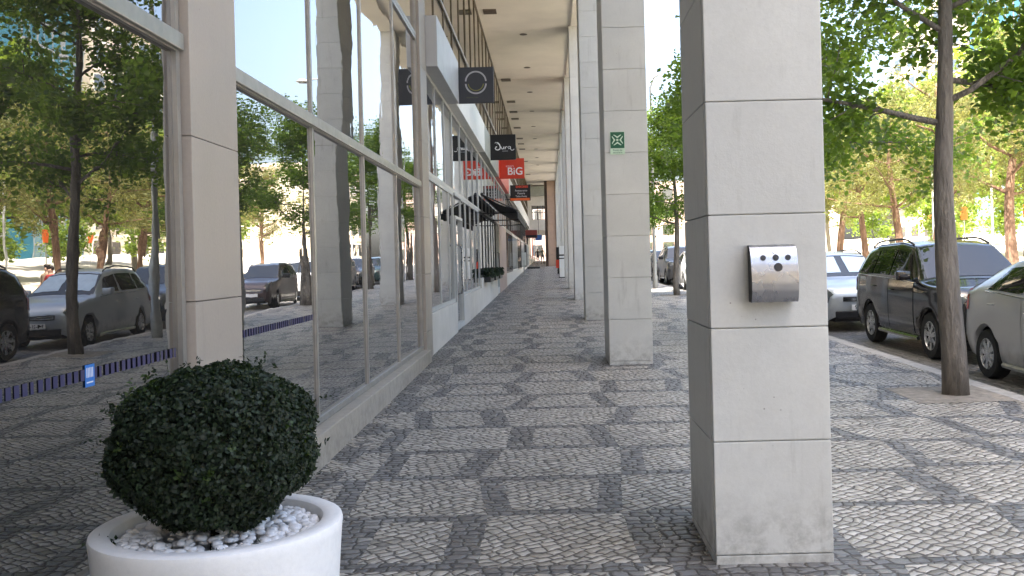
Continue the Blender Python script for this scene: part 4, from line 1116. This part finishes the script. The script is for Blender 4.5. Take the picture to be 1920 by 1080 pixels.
# ------------------------------------------------------------------ people
def person(loc, rz, label, top, bottom, H=1.7, stride=.18, hairm=None, arm=.12, group=None):
    r = empty('person', loc, rz); tag(r, label, 'person', group); k = H/1.7
    V = [(0, 0, .93, .13, .10), (0, 0, 1.12, .125, .09), (0, .01, 1.30, .155, .10), (0, .01, 1.42, .12, .08), (0, .005, 1.49, .052, .052), (0, -.01, 1.57, .07, .08), (0, -.01, 1.65, .065, .075),
         (.10, 0, .86, .085, .09), (.105, -stride*.5, .48, .058, .058), (.105, -stride*.6+.05, .09, .038, .04), (.11, -stride*.6-.09, .04, .035, .03),
         (-.10, 0, .86, .085, .09), (-.105, stride*.4, .48, .058, .058), (-.105, stride*.9, .10, .038, .04), (-.11, stride*.9-.13, .04, .035, .03),
         (.19, .01, 1.40, .055, .055), (.24, .03, 1.14, .042, .042), (.25, -arm, .92, .034, .034), (.25, -arm-.04, .80, .03, .022),
         (-.19, .01, 1.40, .055, .055), (-.24, .05, 1.14, .042, .042), (-.25, -arm*.2, .90, .034, .034), (-.25, -arm*.4, .78, .03, .022)]
    Ed = [(0, 1), (1, 2), (2, 3), (3, 4), (4, 5), (5, 6), (0, 7), (7, 8), (8, 9), (9, 10), (0, 11), (11, 12), (12, 13), (13, 14), (3, 15), (15, 16), (16, 17), (17, 18), (3, 19), (19, 20), (20, 21), (21, 22)]
    for sg, hb in ((1, 18), (-1, 22)):
        hx, hy, hz = V[hb][:3]
        for q in range(5):
            V.append((hx+sg*(-.02 if q == 4 else .004), hy-.03+.016*q if q < 4 else hy-.045, hz-(.075 if q < 4 else .04), .0085, .0085)); Ed.append((hb, len(V)-1))
    me = bpy.data.meshes.new('body'); me.from_pydata([(x*k, y*k, z*k) for x, y, z, a_, b_ in V], Ed, [])
    for m_ in (top, bottom, MT['skin']): me.materials.append(m_)
    o = link('body', me, r)
    sk = o.modifiers.new('skin', 'SKIN'); sk.use_smooth_shade = True
    for q, (x, y, z, a_, b_) in enumerate(V):
        me.skin_vertices[0].data[q].radius = (a_*k, b_*k)
    me.skin_vertices[0].data[0].use_root = True
    ss = o.modifiers.new('sub', 'SUBSURF'); ss.levels = 1; ss.render_levels = 1
    bpy.context.view_layer.update()
    m2 = bpy.data.meshes.new_from_object(o.evaluated_get(bpy.context.evaluated_depsgraph_get()))
    o.modifiers.clear(); o.data = m2
    while len(m2.materials): m2.materials.pop()
    for m_ in (top, bottom, MT['skin']): m2.materials.append(m_)
    for p in m2.polygons:
        z = p.center.z/k; ax_ = abs(p.center.x)/k
        p.material_index = 2 if (z > 1.46 or (ax_ > .215 and z < 1.2)) else (1 if z < .97 else 0)
    mb = MB(); mb.add([(v.x*.083*k, (v.y*.095+.012)*k, (v.z*.085+1.65)*k) for v in IV if True], IF)
    mb.v = [(x, y, z) if not (y < -.055*k and z < 1.66*k) else (x*.6, y*.2, z) for x, y, z in mb.v]
    mb.build('hair', hairm or MT['hair'], r, smooth='all')
    return r
y = 25.0; y = 29.0; person((11.0, y, gz(y)-.13), .4, 'person in a red top walking beyond the parked estate car', MT['redcloth'], MT['jean'], 1.66)
person((11.5, y+.7, gz(y)-.13), .4, 'person in a tan sleeveless top beside the one in red', MT['tan'], MT['jean'], 1.72)
person((-1.15, 107, gz(107)), 0, 'person in dark clothes walking under the far bridge', MT['darkcloth'], MT['darkcloth'], 1.72)
person((-.62, 106, gz(106)), .3, 'taller person in grey-green clothes by the far pink pier', plain('grey_green_cloth', (.16, .17, .15), .85), MT['darkcloth'], 1.82)

# ------------------------------------------------------------------ things standing in the arcade
y = 55.6; r = empty('banner_stand', (.77, y, gz(y))); tag(r, 'white upright banner stand with dark bands between the far pillars', 'banner')
mb = MB(); mb.box(-.15, .15, 0, .03, .06, 1.85); mb.build('banner_panel', MT['fascia_w'], r)
mb = MB(); mb.box(-.15, .15, -.006, 0, 1.28, 1.36); mb.box(-.15, .15, -.006, 0, 1.10, 1.16); mb.box(-.15, -.13, -.006, 0, .06, 1.85); mb.build('dark_band', MT['signblack'], r)
mb = MB(); mb.box(-.18, .18, -.1, .12, 0, .06, ch=.01); mb.build('base', MT['frame_d'], r)
y = 64.5; r = empty('folding_board', (.70, y, gz(y))); tag(r, 'black and red folding advertising board beside a far pillar', 'board')
mb = MB(); mb.box(-.16, .16, 0, .05, .95, 1.8); mb.box(-.10, .1, 0, .05, 0, .4); mb.build('board_panel', MT['signblack'], r)
mb = MB(); mb.box(-.19, .19, -.01, .06, .4, .95, ch=.01); mb.build('red_panel', MT['signred'], r)
y = 64; r = empty('menu_stand', (-1.62, y, gz(y))); tag(r, 'grey metal menu stand on a round foot against the shop windows', 'stand')
mb = MB(); mb.lathe([(.34, 0), (.34, .03), (.05, .06), (.035, .1), (.035, 1.0)], 20); mb.build('post', MT['galv'], r, smooth=True)
mb = MB(); mb.box(-.16, .16, -.03, .03, .62, 1.5, ch=.01); mb.build('menu_panel', MT['fascia_w'], r)
y = 84; r = empty('cafe_rail', (-1.3, y, gz(y))); tag(r, 'low dark platform with a sloping metal handrail near the far pier', 'handrail')
mb = MB(); mb.box(-.55, .55, 0, 1.8, 0, .16, ch=.02); mb.build('platform', MT['frame_d'], r)
mb = MB()
for k in range(4): mb.tube([(-.5+.33*k, .1, .16), (-.5+.33*k, .1, 1.25-.17*k)], .025, 6)
mb.tube([(-.55, .1, 1.28), (.6, .1, .66)], .03, 6); mb.tube([(-.55, .1, .85), (.6, .1, .4)], .02, 6); mb.build('railing', MT['galv'], r)

# ------------------------------------------------------------------ across the plaza: poles, boards, buildings
for k, (x, y, h) in enumerate([(19, 41, 5), (18.5, 46, 6), (20, 36.5, 5.5), (21, 51, 6)]):
    mb = MB(); mb.lathe([(.06, -.3), (.06, h*.5), (.04, h)], 10); o = mb.build('pole', MT['white_fr'], None, smooth=True); o.location = (x, y, gz(y)+.2)
    tag(o, 'slim white pole standing in the sunny plaza', 'pole', 'slim white poles in the plaza')
for k, (x, y) in enumerate([(22, 44), (22.5, 56.5), (20, 46.0)]):
    r = empty('orange_board', (x, y, gz(y)+.4)); tag(r, ('orange notice board on posts in the plaza behind the young trees', 'orange notice board farthest up the plaza', 'small orange board on posts beside the stone pines')[k], 'sign', 'orange boards in the plaza')
    mb = MB(); mb.box(-.05, 0, -.32, .32, 2.2, 2.8, ch=.01); mb.build('board_panel', MT['orange'], r)
    mb = MB(); mb.box(-.04, -.01, -.03, .03, -.4, 2.2); mb.build('post', MT['galv'], r)
def block(name, label, x, y, lx, ly, h, wall, nwin, nfl, glass=False):
    z0 = gz(y)+1
    r = empty(name, (x, y, z0)); tag(r, label, 'building')
    mb = MB(); mb.box(0, lx, 0, ly, -2, h); mb.box(-.3, lx+.3, -.3, ly+.3, h, h+.5); mb.build('wall', wall, r)
    fh = h/nfl
    for q in range(nfl):
        mb = MB(); mb.box(-.12, 0, 0, ly, fh*q-.12, fh*q+.12); mb.build('ledge', MT['whitef'], r)
        for k in range(nwin):
            yw = ly*(k+.5)/nwin; ww = ly/nwin*.55
            f = MB(); f.box(-.08, .0, yw-ww/2-.08, yw+ww/2+.08, fh*q+.75, fh*q+fh*.82); fo = f.build('window', MT['whitef'], r)
            p_ = MB(); p_.box(-.1, -.081, yw-ww/2, yw+ww/2, fh*q+.83, fh*q+fh*.82-.08); p_.build('pane', MT['pane2'], fo)
block('apartment_building', 'cream apartment building with rows of windows across the plaza', 56, 128, 14, 26, 34, MT['cream'], 5, 9)
block('apartment_building', 'low white building with a long row of windows behind the plaza', 44, 60, 12, 26, 8, MT['whitef'], 7, 2)
block('apartment_building', 'pale building at the upper end of the street beyond the plaza', 30, 150, 16, 30, 15, MT['cream'], 6, 4)
block('apartment_building', 'unseen cream building added behind the camera for the steel ashtray to mirror', -6, -46, 40, 3, 19, MT['cream'], 1, 6)  # out of view, added to give the ashtray something to reflect
r = empty('office_tower', (56, 112, 2)); tag(r, 'teal glass office tower beside the cream apartment building', 'building')
mb = MB(); mb.box(0, 14, 0, 14, -2, 44); mb.build('curtain_wall', MT['teal'], r)
mb = MB()
for k in range(15): mb.box(-.1, 0, 0, 14, 3*k-.12, 3*k+.12)
for k in range(8): mb.box(-.08, .0, 2*k-.06, 2*k+.06, -2, 44)
mb.build('mullion_grid', MT['galv'], r)
